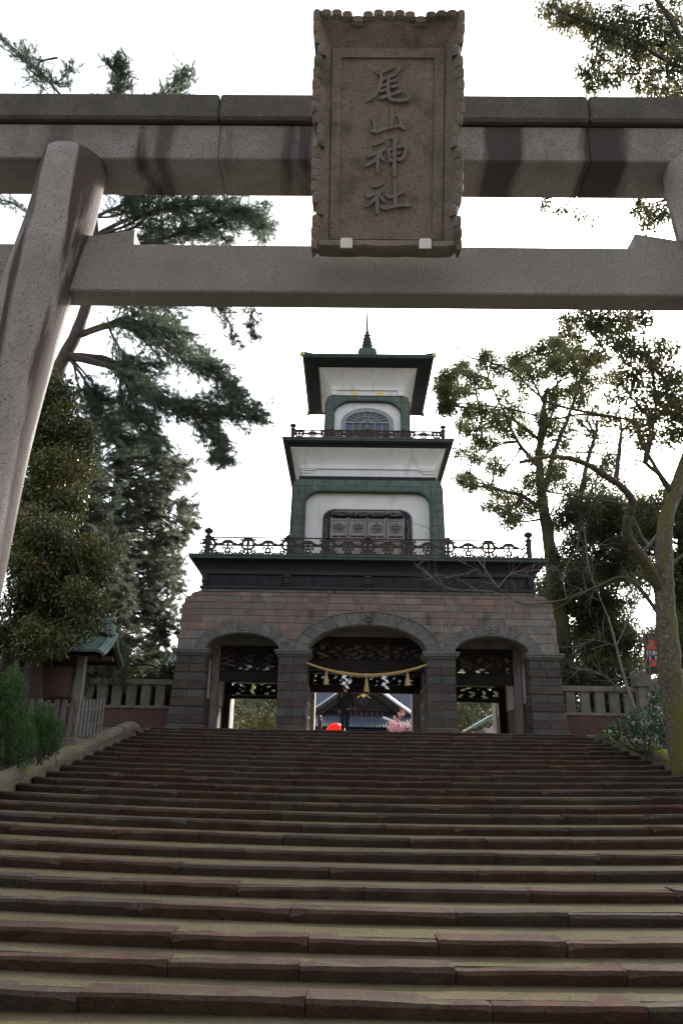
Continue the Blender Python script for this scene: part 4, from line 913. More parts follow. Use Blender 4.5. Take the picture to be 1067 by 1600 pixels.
# ---- straw rope with tassels and paper streamers
R = thing('sacred_rope', 'twisted straw rope sagging across the central arch with tassels and white paper zigzags', 'rope', (CX, GY0-0.1, 6.1))
def rope_z(t): return 6.12-0.41*(1-(2*t-1)**2)
def rope_x(t): return CX-2.14+4.24*t
n = 160
for s_ in range(3):
    pts, rad = [], []
    for i in range(n+1):
        t = i/n; rr_ = 0.034+0.032*math.sin(math.pi*t)**1.2; a = t*2*math.pi*11+s_*2*math.pi/3
        pts.append((rope_x(t), GY0-0.12+rr_*0.62*math.cos(a), rope_z(t)+rr_*0.62*math.sin(a))); rad.append(rr_*0.62)
    b = MB(); b.tube(pts, rad, 6); b.build('strand', M['straw'], R, smooth=True)
for t, ln in ((0.165, 0.46), (0.5, 0.50), (0.84, 0.46)):
    x, z = rope_x(t), rope_z(t)-0.06; b = MB(); q = 14
    b.lathe(x, GY0-0.12, [(0.03, z), (0.035, z-0.06), (0.045, z-0.10), (0.04, z-0.13), (0.07, z-0.25), (0.105, z-ln), (0.0, z-ln+0.02)], q)
    b.v = [(v[0]+random.uniform(-0.008, 0.008), v[1]+random.uniform(-0.008, 0.008), v[2]+random.uniform(-0.015, 0.015)) for v in b.v]
    b.build('tassel', M['straw'], R)
for t in (0.325, 0.655):
    x, z = rope_x(t), rope_z(t)-0.04; yy = GY0-0.18
    for k in range(4):
        sx = 0.055*(1 if k % 2 else -1); h = 0.145
        a = [(x-0.064+sx*0.3, z-k*0.115), (x+0.064+sx*0.3, z-k*0.115-0.03), (x+0.064+sx*1.5, z-k*0.115-h), (x-0.064+sx*1.5, z-k*0.115-h+0.03)]
        b = MB(); b.add([(p_[0], yy-0.008*k+d, p_[1]) for d in (0, 0.003) for p_ in a], [(0,1,2,3),(7,6,5,4),(0,4,5,1),(1,5,6,2),(2,6,7,3),(3,7,4,0)]); b.build('paper_fold', M['paper'], R)
# ------------------------------------------------------------------ stone fences either side of the gate
def stone_fence(x0, x1, label, sgn):
    Fn = thing('stone_fence', label, 'fence', (x0, 29.0, LAND), 'stone fences beside the gate')
    a, c = min(x0, x1), max(x0, x1)
    b = MB(); b.cbox(a, c, 28.78, 29.22, 3.5, 4.5, 0.02); b.build('base_wall', M['fence_base'], Fn)
    x = a
    while x < c-0.2:
        xe = min(x+1.9, c); b = MB(); b.cbox(x+0.004, xe-0.004, 28.74, 29.26, 4.505, 4.62, 0.02); b.build('sill_stone', M['fence'], Fn)
        b = MB(); b.cbox(x+0.004, xe-0.004, 28.84, 29.16, 5.36, 5.56, 0.025); b.build('rail', M['fence'], Fn); x = xe
    x = a+0.30
    while x < c-0.2:
        b = MB(); b.cbox(x-0.17, x+0.17, 28.90, 29.10, 4.62, 5.36, 0.015, 0.004); b.build('post', M['fence'], Fn); x += 0.528
    for xx in ((x1,)):
        b = MB(); b.cbox(xx-0.24, xx+0.24, 28.75, 29.25, 3.6, 5.75, 0.03); b.lathe(xx, 29.0, [(0.24, 5.75), (0.20, 5.84), (0.02, 5.93)], 12); b.build('end_post', M['fence'], Fn)
stone_fence(7.62, 11.1, 'low stone post and rail fence right of the gate behind the shrub', 1)
stone_fence(-6.42, -13.5, 'low stone post and rail fence left of the gate behind the pickets', -1)

# ------------------------------------------------------------------ roofed notice board with copper roof
Nb = thing('notice_board', 'roofed wooden notice board with pale green copper gable roof', 'notice board', (-8.2, 22.2, 3.1))
for x, m in ((-7.55, 'greywood'), (-9.4, 'greywood')):
    b = MB(); b.cbox(x-0.11, x+0.11, 22.1, 22.32, 3.0, 5.55, 0.02); b.build('post', M[m], Nb)
b = MB(); b.cbox(-9.15, -7.75, 22.16, 22.24, 4.2, 5.08, 0.01); Pn = b.build('panel', M['brownwood'], Nb)
for i in range(7):
    b = MB(); b.cbox(-9.13+i*0.197, -9.13+(i+1)*0.197-0.008, 22.135, 22.165, 4.24, 5.04, 0.005); b.build('plank', M['brownwood'], Pn)
for z in (4.12, 5.1, 5.42): b = MB(); b.cbox(-9.5, -7.45, 22.12, 22.3, z-0.06, z+0.06, 0.015); b.build('crossbeam', M['wood'], Nb)
b = MB(); b.cbox(-9.9, -6.75, 22.1, 22.3, 5.86, 6.0, 0.02); b.build('ridge_beam', M['wood'], Nb)
def roof_prof(t): return 0.95*t, 5.98-0.78*(t**0.78)+0.10*t**3     # half span, height
rf_rows = 11
def roof_of(parent, x0, x1, yc, zoff, m, rows, flare=0.12):
    b = MB()
    for sd in (-1, 1):
        b.loft([[(x, yc+sd*roof_prof(t)[0], roof_prof(t)[1]+zoff-d) for t in np.linspace(0, 1, 9)] for x, d in ((x0, 0.0), (x1, 0.0), (x1, 0.09), (x0, 0.09), (x0, 0.0))], cap=False, closed=False)
    rf = b.build('roof', M['wood'], parent)
    for sd in (-1, 1):
        for r_ in range(rows):
            t0, t1 = r_/rows, (r_+1.25)/rows; t1 = min(t1, 1.03)
            (a0, h0), (a1, h1) = roof_prof(t0), roof_prof(t1); x = x0
            b = MB(); lift = 0.028
            vs = []
            for xx in (x0-0.02, x1+0.02):
                vs += [(xx, yc+sd*a0, h0+zoff+0.012), (xx, yc+sd*a1, h1+zoff+0.012+lift), (xx, yc+sd*a1, h1+zoff-0.01+lift), (xx, yc+sd*a0, h0+zoff-0.01)]
            b.add(vs, [(0,1,2,3),(7,6,5,4),(0,4,5,1),(1,5,6,2),(2,6,7,3),(3,7,4,0)]); b.build('copper_strip', m, rf)
        for xe, s2 in ((x0, -1), (x1, 1)):       # rolled verge down the gable edge
            for q in range(3):
                b = MB(); b.tube([(xe+s2*(0.02+0.075*q), yc+sd*roof_prof(t)[0], roof_prof(t)[1]+zoff+0.045-0.022*q*q) for t in np.linspace(0, 1.05, 10)], 0.05, 6); b.build('verge_roll', m, rf)
            b = MB(); b.loft([[(xe+s2*(0.02+d), yc+sd*roof_prof(t)[0], roof_prof(t)[1]+zoff-c) for t in np.linspace(0, 1, 9)] for d, c in ((0.02, 0.0), (0.12, 0.02), (0.10, 0.2), (0.02, 0.2), (0.02, 0.0))], cap=False, closed=False); b.build('bargeboard', M['wood'], rf)
    b = MB(); b.cbox(x0+0.05, x1-0.05, yc-0.13, yc+0.13, 5.99+zoff, 6.08+zoff, 0.015); b.cbox(x0+0.05, x1-0.05, yc-0.10, yc+0.10, 6.082+zoff, 6.25+zoff, 0.015); b.cbox(x0-0.02, x1+0.02, yc-0.15, yc+0.15, 6.252+zoff, 6.30+zoff, 0.012); b.build('ridge', m, rf)
    b = MB(); b.tube([(x0-0.06, yc, 6.36+zoff), (x1+0.12, yc, 6.36+zoff)], 0.06, 8); b.build('ridge_roll', m, rf)
    for xe, s2 in ((x0, -1), (x1, 1)):
        b = MB(); b.cbox(xe-0.10, xe+0.10, yc-0.17, yc+0.17, 6.02+zoff, 6.24+zoff, 0.03); b.cbox(xe-0.12+s2*0.05, xe+0.12+s2*0.05, yc-0.24, yc+0.24, 5.9+zoff, 6.018+zoff, 0.03); b.build('ridge_end', m, rf)
    return rf
roof_of(Nb, -9.75, -6.85, 22.2, 0.02, M['patina'], rf_rows)
for sd in (-1, 1):
    b = MB(); b.prism([(-6.80+0.0, 5.62), (-6.72, 5.62), (-6.72, 5.88), (-6.80, 5.9)], 22.2+sd*0.02, 22.2+sd*0.2); b.build('gable_pendant', M['brownwood'], Nb)
for y in (21.75, 22.65): b = MB(); b.cbox(-9.8, -6.8, y-0.06, y+0.06, 5.28, 5.42, 0.02); b.build('purlin', M['brownwood'], Nb)
N2 = thing('notice_board', 'second copper roofed board mostly hidden behind the lamp post', 'notice board', (-11.6, 23.5, 3.1))
for x in (-11.0, -12.6): b = MB(); b.cbox(x-0.1, x+0.1, 23.4, 23.6, 3.0, 5.6, 0.02); b.build('post', M['brownwood'], N2)
b = MB(); b.cbox(-12.5, -11.1, 23.47, 23.53, 3.9, 5.1, 0.01); b.build('panel', M['brownwood'], N2)
roof_of(N2, -13.2, -10.25, 23.5, 0.02, M['patina'], 9)

# picket fence round the board
Pk = thing('picket_fence', 'weathered grey picket fence turning a corner below the notice board', 'fence', (-7.4, 20.5, 3.0))
def picket(x, y, dx, dy, h, z0):
    b = MB(); L_ = math.hypot(dx, dy); ux, uy = dx/L_, dy/L_; w_, th = 0.062, 0.018; vs = []
    for n_ in (-th, th):
        for a, z in ((-w_, z0), (w_, z0), (w_, z0+h-0.03), (w_*0.6, z0+h), (-w_*0.6, z0+h), (-w_, z0+h-0.03)):
            vs.append((x+ux*a-uy*n_, y+uy*a+ux*n_, z))
    b.add(vs, [(0,1,2,3,4,5), (11,10,9,8,7,6)]+[((i+1) % 6, i, i+6, (i+1) % 6+6) for i in range(6)]); b.build('picket', M['picket'], Pk)
for i in range(9): picket(-8.75+i*0.21, 20.5, 1, random.uniform(-0.03, 0.03), 0.92+random.uniform(-0.02, 0.02), 3.06)
for i in range(8): picket(-6.93+i*0.028, 20.55+i*0.2, 0.06, 1, 0.92+random.uniform(-0.02, 0.02), 3.06+0.025*i)
for z in (3.32, 3.72):
    b = MB(); b.cbox(-8.9, -6.9, 20.54, 20.60, z-0.04, z+0.04, 0.008); b.build('rail', M['picket'], Pk)
    b = MB(); b.tube([(-6.97, 20.5, z), (-6.75, 22.0, z+0.18)], 0.04, 5); b.build('rail', M['picket'], Pk)
b = MB(); b.cbox(-9.0, -6.85, 20.42, 22.2, 2.5, 3.05, 0.03); b.build('kerb', M['side_wall'], Pk)
# lamp post
Lp = thing('lamp_post', 'slim grey lamp post with round lamp behind the bright bush', 'lamp post', (-8.55, 19.6, 2.7))
b = MB(); b.tube([(-8.55, 19.6, 2.5), (-8.55, 19.6, 5.38)], 0.028, 8); b.build('pole', M['post_metal'], Lp)
b = MB(); b.lathe(-8.55, 19.6, [(0.03, 5.38), (0.08, 5.40), (0.10, 5.48), (0.07, 5.56), (0.02, 5.58)], 10); b.build('lamp', M['lamp_glass'], Lp)
b = MB(); b.lathe(-8.55, 19.6, [(0.11, 5.54), (0.08, 5.60), (0.02, 5.63)], 10); b.build('lamp_cap', M['post_metal'], Lp)

# banner right of the fence
Bn = thing('banner', 'dark upright banner with red and white writing beside the mossy trunk', 'banner', (10.33, 27.0, 3.7))
b = MB(); b.tube([(10.62, 27.05, 3.5), (10.60, 27.05, 7.35)], 0.022, 6); b.tube([(10.02, 27.05, 7.16), (10.62, 27.05, 7.16)], 0.015, 5); b.build('pole', M['post_metal'], Bn)
b = MB()
xs = np.linspace(10.04, 10.58, 7); rows = []
for z in np.linspace(7.14, 5.75, 9): rows.append([(x, 27.0+0.015*math.sin(x*14+z*3), z) for x in xs])
b.loft(rows, cap=False, closed=False)
b.loft([[(x, y+0.006, z) for x, y, z in r_] for r_ in rows], cap=False, closed=False); b.build('cloth', M['banner'], Bn)
def bstroke(pts, wd, m, k=0):
    b = MB(); b.ribbon([(10.06+0.48*x, 7.1-1.3*z) for x, z in pts], wd, 26.965-0.002*k, 26.972); return b.build('printed_mark', M[m], Bn)
b = MB()
pts = [(10.22, 6.92), (10.40, 6.92), (10.41, 6.84), (10.39, 6.76), (10.31, 6.72), (10.24, 6.75), (10.21, 6.84)]
b.prism(pts[::-1], 26.966, 26.972); b.build('printed_emblem', M['banner_red'], Bn)
bstroke([(0.1, 0.355), (0.95, 0.345)], 0.10, 'banner_red')
for i, x in enumerate((0.22, 0.38, 0.55, 0.72)):
    bstroke([(x, 0.265), (x+0.10, 0.265)], 0.022, 'banner_gold', 1); bstroke([(x+0.05, 0.25), (x+0.05, 0.30), (x+0.0, 0.305)], 0.02, 'banner_gold', 2)
G4 = [[[(0,0.1),(0.16,0.08)],[(0.08,0),(0.06,0.16),(0.14,0.18),(0.16,0.13),(0.02,0.16)]], [[(0,0.06),(0.14,0.05)],[(0.07,0),(0.05,0.14),(0.15,0.16)]], [[(0.02,0),(0.0,0.14)],[(0.06,0.05),(0.16,0.03)],[(0.12,0),(0.12,0.14),(0.05,0.16)]], [[(0,0.02),(0.02,0.14),(0.06,0.11)],[(0.12,0.02),(0.15,0.12)]]]
for i, gl in enumerate(G4):
    for q, st in enumerate(gl): bstroke([(0.06+i*0.235+x, 0.42+z*0.7) for x, z in st], 0.026, 'banner_white', 1+q)
for i, x in enumerate((0.3, 0.75)):
    for q, st in enumerate(G4[i+1]): bstroke([(x-0.07+a*0.9, 0.56+z*0.55) for a, z in st], 0.024, 'banner_white', 1+q)
bstroke([(0.22, 0.70), (0.9, 0.69)], 0.085, 'banner_red'); bstroke([(0.22, 0.80), (0.9, 0.79)], 0.085, 'banner_red'); bstroke([(0.3, 0.75), (0.85, 0.745)], 0.014, 'banner_gold', 1)
# square stone lantern post beside the banner
b = MB(); b.cbox(9.95, 10.55, 27.9, 28.4, 5.45, 6.0, 0.03)
Sp = thing('stone_pillar', 'square stone marker pillar under the banner', 'pillar', (10.25, 28.15, 3.7)); b.build('head', M['fence'], Sp)
b = MB(); b.cbox(10.05, 10.45, 27.97, 28.33, 3.6, 5.448, 0.02); b.build('shaft', M['fence'], Sp)

# ------------------------------------------------------------------ the hall beyond the gate
HY0 = 62.0
H = thing('main_hall', 'tiled shrine hall seen through the central arch with a dark gable', 'hall', (0.8, HY0+6, LAND))
HXc = 0.9
b = MB(); b.box(-14, 16, HY0+4, HY0+14, 3.7, 7.2); b.build('wall', M['wood'], H)
zE, zR = 6.4, 13.2                               # main roof: eave to ridge
rf = MB()
ny_, tt = 10, np.linspace(0, 1, 11)
mp_ = [(HY0+1.0+8.0*t, zE+(zR-zE)*(t**1.35)) for t in tt]
rf.loft([[(x, y, z-d) for y, z in mp_] for x, d in ((-17, 0), (19, 0), (19, 0.35), (-17, 0.35), (-17, 0))], cap=False, closed=False); Rf = rf.build('roof', M['tile'], H)
for i in range(100):                             # round tile rows running down the slope
    x = -9.0+i*0.20
    b = MB(); b.tube([(x, y-0.02, z+0.03) for y, z in mp_[::2]], 0.06, 5); b.build('tile_row', M['tile'], Rf)
# front gable with curved barge and right tile edge painted sunlit white
gy = HY0-0.5
def gable_curve(s_): return 5.2*s_, 10.25-3.95*(s_**0.82)
gs = np.linspace(0, 1, 14)
b = MB(); poly = [(HXc+gable_curve(s_)[0]*0.98, gable_curve(s_)[1]-0.25) for s_ in gs[::-1]]+[(HXc-gable_curve(s_)[0]*0.98, gable_curve(s_)[1]-0.25) for s_ in gs[1:]]
b.prism(poly[::-1], gy+0.5, gy+0.8); b.build('gable_wall', M['wood'], H)
for sx in (-1, 1):
    b = MB(); b.ribbon([(HXc+sx*gable_curve(s_)[0], gable_curve(s_)[1]-0.32) for s_ in gs], 0.42, gy+0.1, gy+0.45); b.build('bargeboard', M['wood'], H)
    b = MB(); b.loft([[(HXc+sx*gable_curve(s_)[0]*k, y, gable_curve(s_)[1]+dz) for s_ in gs] for y, dz, k in ((gy, -0.05, 1), (gy, 0.06, 1), (gy+9, 0.06, 1), (gy+9, -0.05, 1), (gy, -0.05, 1))], cap=False, closed=False); gr = b.build('roof', M['tile'], H)
    for q in range(44):
        s_ = (q+0.5)/44; x, z = gable_curve(s_)
        b = MB(); b.tube([(HXc+sx*x, gy-0.14, z+0.14), (HXc+sx*x, gy+0.65, z+0.36)], 0.07, 6); b.build('tile_end', M['tile_sunlit'] if sx > 0 else M['tile'], gr)
    if sx > 0:
        b = MB(); b.loft([[(HXc+sx*gable_curve(s_)[0], y, gable_curve(s_)[1]+dz) for s_ in gs] for y, dz in ((gy-0.12, 0.03), (gy-0.10, 0.14), (gy+0.62, 0.34), (gy+0.64, 0.2), (gy-0.12, 0.03))], cap=False, closed=False); b.build('sunlit_verge', M['tile_sunlit'], gr)  # strip added on the right only, its white standing for sun
    b = MB(); b.tube([(HXc+sx*gable_curve(s_)[0], gy+0.7, gable_curve(s_)[1]+0.24) for s_ in gs], 0.10, 6); b.build('edge_roll', M['tile_sunlit'] if sx > 0 else M['tile'], gr)
fl = MB()
for q in range(6): a = q*math.pi/3; fl.disc((HXc+0.16+0.0+0.22*math.cos(a), gy+0.05, 8.14+0.2*math.sin(a)), 0.13, 0.08, 8)
o = fl.build('gable_pendant', M['slate_brown'], H); o['kind'] = 'stuff'
b = MB(); b.disc((HXc+0.16, gy+0.0, 8.56), 0.13, 0.08, 12); b.build('gold_boss', M['gold'], H)
b = MB(); b.ribbon([(HXc+0.16-0.5, 8.42), (HXc+0.16, 8.8), (HXc+0.66, 8.42)], 0.07, gy+0.02, gy+0.08); b.build('gold_trim', M['dull_gold'], H)
for z in (7.0, 7.55): b = MB(); b.cbox(HXc-3.2, HXc+3.2, gy+0.3, gy+0.52, z-0.09, z+0.09, 0.02); b.build('gable_beam', M['wood'], H)
for i in range(9): x = HXc-1.6+i*0.4; b = MB(); b.cbox(x-0.05, x+0.05, gy+0.4, gy+0.5, 7.09, 7.46, 0.01); b.build('gable_lattice', M['brownwood'], H)
# lower porch roof
b = MB(); pr_ = [(gy-3.2, 6.05), (gy-1.6, 6.45), (gy, 7.0)]
b.loft([[(x, y, z-d) for y, z in pr_] for x, d in ((HXc-4.4, 0), (HXc+4.4, 0), (HXc+4.4, 0.2), (HXc-4.4, 0.2), (HXc-4.4, 0))], cap=False, closed=False); pf = b.build('porch_roof', M['tile'], H)
for i in range(38):
    x = HXc-4.3+i*8.6/37; b = MB(); b.tube([(x, y-0.03, z+0.03) for y, z in pr_], 0.07, 5); b.build('tile_row', M['tile'], pf)
b = MB(); b.tube([(HXc+1.5, gy-3.2, 6.75), (HXc+2.6, gy-3.1, 6.35), (HXc+4.4, gy-3.0, 6.0)], 0.09, 6); b.build('ridge', M['tile_sunlit'], pf)
for i in range(5):
    x = HXc-4+i*2.0; b = MB(); b.cbox(x-0.15, x+0.15, gy-2.9, gy-2.6, 3.7, 6.2, 0.03); b.build('porch_post', M['wood'], H)

# low green roofed side building seen through the right bay
Sb = thing('side_building', 'low building with pale green roof seen through the right arch', 'building', (10.5, 52, LAND))
b = MB(); b.box(8.4, 13.5, 51, 56, 3.7, 5.6); b.build('wall', M['plaster'], Sb)
b = MB(); b.loft([[(x, y, z) for x, z in ((7.2, 5.42), (9.2, 6.55), (11.0, 7.3), (13.0, 6.55), (14.5, 5.42), (14.5, 5.3), (11.0, 7.12), (7.2, 5.3))] for y in (50.2, 56.6)]); b.build('roof', M['patina'], Sb)
b = MB(); b.cbox(8.35, 13.55, 50.9, 51.0, 4.6, 5.3, 0.02); b.build('beam', M['wood'], Sb)

# red paper umbrella standing open in the court
U = thing('red_umbrella', 'open red paper umbrella beyond the top step beside the suited man', 'umbrella', (-0.67, 40.0, LAND))
b = MB(); nrib = 24; prof_ = [(0.02, 4.96), (0.2, 4.92), (0.38, 4.79), (0.53, 4.58), (0.64, 4.32)]
rings = []
for r_, z in prof_:
    rings.append([(-0.67+r_*(1.0 if i % 2 == 0 else 0.975)*math.cos(2*math.pi*i/(2*nrib)), 40+r_*(1.0 if i % 2 == 0 else 0.975)*math.sin(2*math.pi*i/(2*nrib)), z) for i in range(2*nrib)])
b.loft(rings, cap=False); b.build('canopy', M['red_cloth'], U)
for i in range(nrib):
    a = 2*math.pi*i/nrib; b = MB(); b.tube([(-0.67+r_*0.97*math.cos(a), 40+r_*0.97*math.sin(a), z-0.02) for r_, z in prof_], 0.008, 4); b.build('rib', M['brownwood'], U)
b = MB(); b.tube([(-0.67, 40, 3.78), (-0.67, 40, 5.02)], 0.025, 8); b.build('handle', M['brownwood'], U)

# ------------------------------------------------------------------ people
def skin_mesh(name, verts, edges, radii, m, parent, sub=2, org=(0, 0, 0)):
    me = bpy.data.meshes.new(name); me.from_pydata(verts, edges, [])
    ob = bpy.data.objects.new(name, me); COL.objects.link(ob)
    ob.modifiers.new('skin', 'SKIN'); sv = me.skin_vertices[0].data
    for i, r_ in enumerate(radii): sv[i].radius = r_ if hasattr(r_, '__len__') else (r_, r_)
    sv[0].use_root = True
    sm = ob.modifiers.new('sub', 'SUBSURF'); sm.levels = sub; sm.render_levels = sub
    dg = bpy.context.evaluated_depsgraph_get(); nm = bpy.data.meshes.new_from_object(ob.evaluated_get(dg))
    bpy.data.objects.remove(ob); bpy.data.meshes.remove(me)
    nm.materials.clear(); nm.materials.append(m); nm.polygons.foreach_set('use_smooth', [True]*len(nm.polygons))
    o = bpy.data.objects.new(name, nm); COL.objects.link(o); o.parent = parent; o['_o'] = (0, 0, 0); return o
def person(loc, rz, h, label, group, jacket, trousers, pose=None, hairlong=False, strap=False):
    T = thing('person', label, 'person', loc, group); T.rotation_euler = (0, 0, rz); k = h/1.74     # faces +Y before rz
    ps = dict(arm_r=[(0.215,0.0,1.18),(0.235,0.02,0.98),(0.215,0.06,0.78)], arm_l=[(-0.215,0.0,1.18),(-0.235,0.02,0.98),(-0.215,0.06,0.78)],
              leg_r=[(0.105,0.02,0.50),(0.11,-0.03,0.09)], leg_l=[(-0.105,0.03,0.50),(-0.11,0.0,0.09)])
    if pose: ps.update(pose)
    ar, al, lr, ll = ps['arm_r'], ps['arm_l'], ps['leg_r'], ps['leg_l']
    V_ = [(0,0,0.95),(0,0.0,1.12),(0,-0.005,1.32),(0,0.0,1.44),(0,0.012,1.50),(0,0.02,1.58),(0,0.028,1.66)]
    E_ = [(i, i+1) for i in range(6)]; R_ = [(0.10,0.07),(0.09,0.06),(0.11,0.07),(0.075,0.055),(0.052,0.055),(0.072,0.088),(0.06,0.075)]
    def chain(root, pts, rad):
        prev = root
        for p_, r_ in zip(pts, rad): V_.append(p_); R_.append(r_); E_.append((prev, len(V_)-1)); prev = len(V_)-1
        return prev
    for sx, arm in ((1, ar), (-1, al)):
        sh = (sx*0.175, 0.0, 1.41); chain(3, [sh]+arm[1:2]+[arm[2]], [0.04, 0.03, 0.03])
    for sx, leg in ((1, lr), (-1, ll)):
        chain(0, [(sx*0.095, 0.0, 0.88), leg[0], leg[1], (leg[1][0], leg[1][1]+0.13, 0.045)], [0.065, 0.045, 0.034, 0.03])
    S_ = lambda L_: [(x*k, y*k, z*k) for x, y, z in L_]
    body = skin_mesh('body', S_(V_), E_, [tuple(q*k for q in (r_ if hasattr(r_, '__len__') else (r_, r_))) for r_ in R_], M['skin'], T)
    # hands: palm and five separate fingers
    for sx, arm in ((1, ar), (-1, al)):
        wv = np.array(arm[2]); d = wv-np.array(arm[1]); d /= np.linalg.norm(d); side = np.array([0, 1.0, 0]) if abs(d[1]) < 0.8 else np.array([0, 0, 1.0])
        hv, he, hr = [tuple(wv-d*0.02), tuple(wv+d*0.04), tuple(wv+d*0.085)], [(0, 1), (1, 2)], [(0.024, 0.02), (0.036, 0.018), (0.036, 0.016)]
        for q in range(4):
            off = side*(q-1.5)*0.017; ln = (0.065, 0.08, 0.075, 0.06)[q]; inw = np.array([-sx*1.0, 0, 0])
            p0 = wv+d*0.085+off; p1 = wv+d*(0.085+ln*0.55)+off+inw*0.006; p2 = wv+d*(0.085+ln)+off+inw*0.022
            b0 = len(hv); hv += [tuple(p0), tuple(p1), tuple(p2)]; he += [(2, b0), (b0, b0+1), (b0+1, b0+2)]; hr += [(0.0088,)*2, (0.0085,)*2, (0.0075,)*2]
        b0 = len(hv); hv += [tuple(wv+d*0.03+side*0.04), tuple(wv+d*0.075+side*0.058)]; he += [(1, b0), (b0, b0+1)]; hr += [(0.011,)*2, (0.009,)*2]
        skin_mesh('hand', S_(hv), he, [(a*k, c*k) for a, c in hr], M['skin'], body, 1)
    # face
    f_ = MB()
    f_.loft([[(-0.012, 0.105, 1.60), (0.012, 0.105, 1.60), (0.003, 0.10, 1.65), (-0.003, 0.10, 1.65)], [(-0.014, 0.128, 1.603), (0.014, 0.128, 1.603), (0.003, 0.11, 1.645), (-0.003, 0.11, 1.645)]])
    for sx in (-1, 1): f_.lathe(sx*0.082, 0.02, [(0.004, 1.585), (0.016, 1.60), (0.018, 1.63), (0.006, 1.65)], 7)
    f_.v = S_(f_.v); f_.build('nose_and_ears', M['skin'], body, smooth=True, org=(0, 0, 0))
    e_ = MB()
    for sx in (-1, 1): e_.box(sx*0.034-0.014, sx*0.034+0.014, 0.098, 0.108, 1.638, 1.650)
    e_.box(-0.024, 0.024, 0.095, 0.110, 1.565, 1.572); e_.v = S_(e_.v); e_.build('eyes_and_mouth', M['hair'], body, org=(0, 0, 0))
    # jacket, trousers, shoes, hair
    Vj = [(0,0,0.86),(0,0.0,1.10),(0,-0.005,1.33),(0,0.0,1.43)]; Ej = [(0,1),(1,2),(2,3)]; Rj = [(0.21,0.145),(0.18,0.125),(0.205,0.135),(0.11,0.09)]
    for sx, arm in ((1, ar), (-1, al)):
        b0 = len(Vj); Vj += [(sx*0.185, 0, 1.405), arm[1], tuple(np.array(arm[1])+(np.array(arm[2])-np.array(arm[1]))*0.92)]; Ej += [(3, b0), (b0, b0+1), (b0+1, b0+2)]; Rj += [(0.072, 0.07), (0.056, 0.056), (0.045, 0.045)]
    skin_mesh('jacket', S_(Vj), Ej, [(a*k, c*k) for a, c in Rj], jacket, T)
    Vt = [(0,0,0.95),(0,0,0.86)]; Et = [(0,1)]; Rt = [(0.145,0.105),(0.15,0.11)]
    for sx, leg in ((1, lr), (-1, ll)):
        b0 = len(Vt); Vt += [(sx*0.095,0,0.80), leg[0], (leg[1][0], leg[1][1], leg[1][2]-0.01)]; Et += [(1, b0), (b0, b0+1), (b0+1, b0+2)]; Rt += [(0.098,0.1), (0.074,0.075), (0.062,0.065)]
    skin_mesh('trousers', S_(Vt), Et, [(a*k, c*k) for a, c in Rt], trousers, T)
    for sx, leg in ((1, lr), (-1, ll)):
        x, y = leg[1][0], leg[1][1]
        skin_mesh('shoe', S_([(x, y-0.03, 0.045), (x, y+0.07, 0.04), (x, y+0.17, 0.03)]), [(0,1),(1,2)], [(0.042*k, 0.045*k), (0.046*k, 0.038*k), (0.036*k, 0.026*k)], M['shoe'], T, 1)
    hv = [(0,0.0,1.57),(0,-0.008,1.64),(0,0.02,1.715)] if not hairlong else [(0,-0.03,1.40),(0,-0.02,1.56),(0,0.012,1.705)]
    skin_mesh('hair', S_(hv), [(0,1),(1,2)], [(0.075*k,0.07*k),(0.088*k,0.088*k),(0.07*k,0.08*k)], M['hair'], T, 2)
    if strap:
        b = MB(); b.tube(S_([(-0.13,-0.10,1.44),(-0.135,-0.135,1.36),(-0.14,-0.135,1.26)]), 0.014*k, 5); b.build('strap', M['yellow'], T, org=(0, 0, 0))
    return T
person((-0.17, 29.35, LAND), math.radians(4), 1.75, 'man in dark suit with yellow strap walking away under the central arch', None, M['suit'], M['suit'],
       pose=dict(arm_r=[(0.215,0,1.18),(0.255,-0.02,1.12),(0.33,0.14,0.96)], arm_l=[(-0.215,0,1.18),(-0.225,-0.01,1.06),(-0.20,0.08,0.84)], leg_r=[(0.085,0.06,0.5),(0.08,0.04,0.09)], leg_l=[(-0.08,0.0,0.5),(-0.075,-0.14,0.11)]), strap=True)
person((-1.48, 40.6, LAND), math.radians(-80), 1.62, 'person in dark coat standing at the left door jamb beyond the arch', None, M['coat'], M['suit'], hairlong=True)
person((7.0, 50.0, LAND), math.radians(170), 1.66, 'first head in the right bay wearing a brown coat', 'people beyond the right arch', M['brown_coat'], M['suit'])
person((7.6, 50.3, LAND), math.radians(20), 1.72, 'middle head in the right bay wearing a black coat', 'people beyond the right arch', M['coat'], M['coat'])
person((8.3, 49.8, LAND), math.radians(-160), 1.66, 'third head in the right bay in grey coat near the green roof', 'people beyond the right arch', M['grey_coat'], M['suit'], hairlong=True)
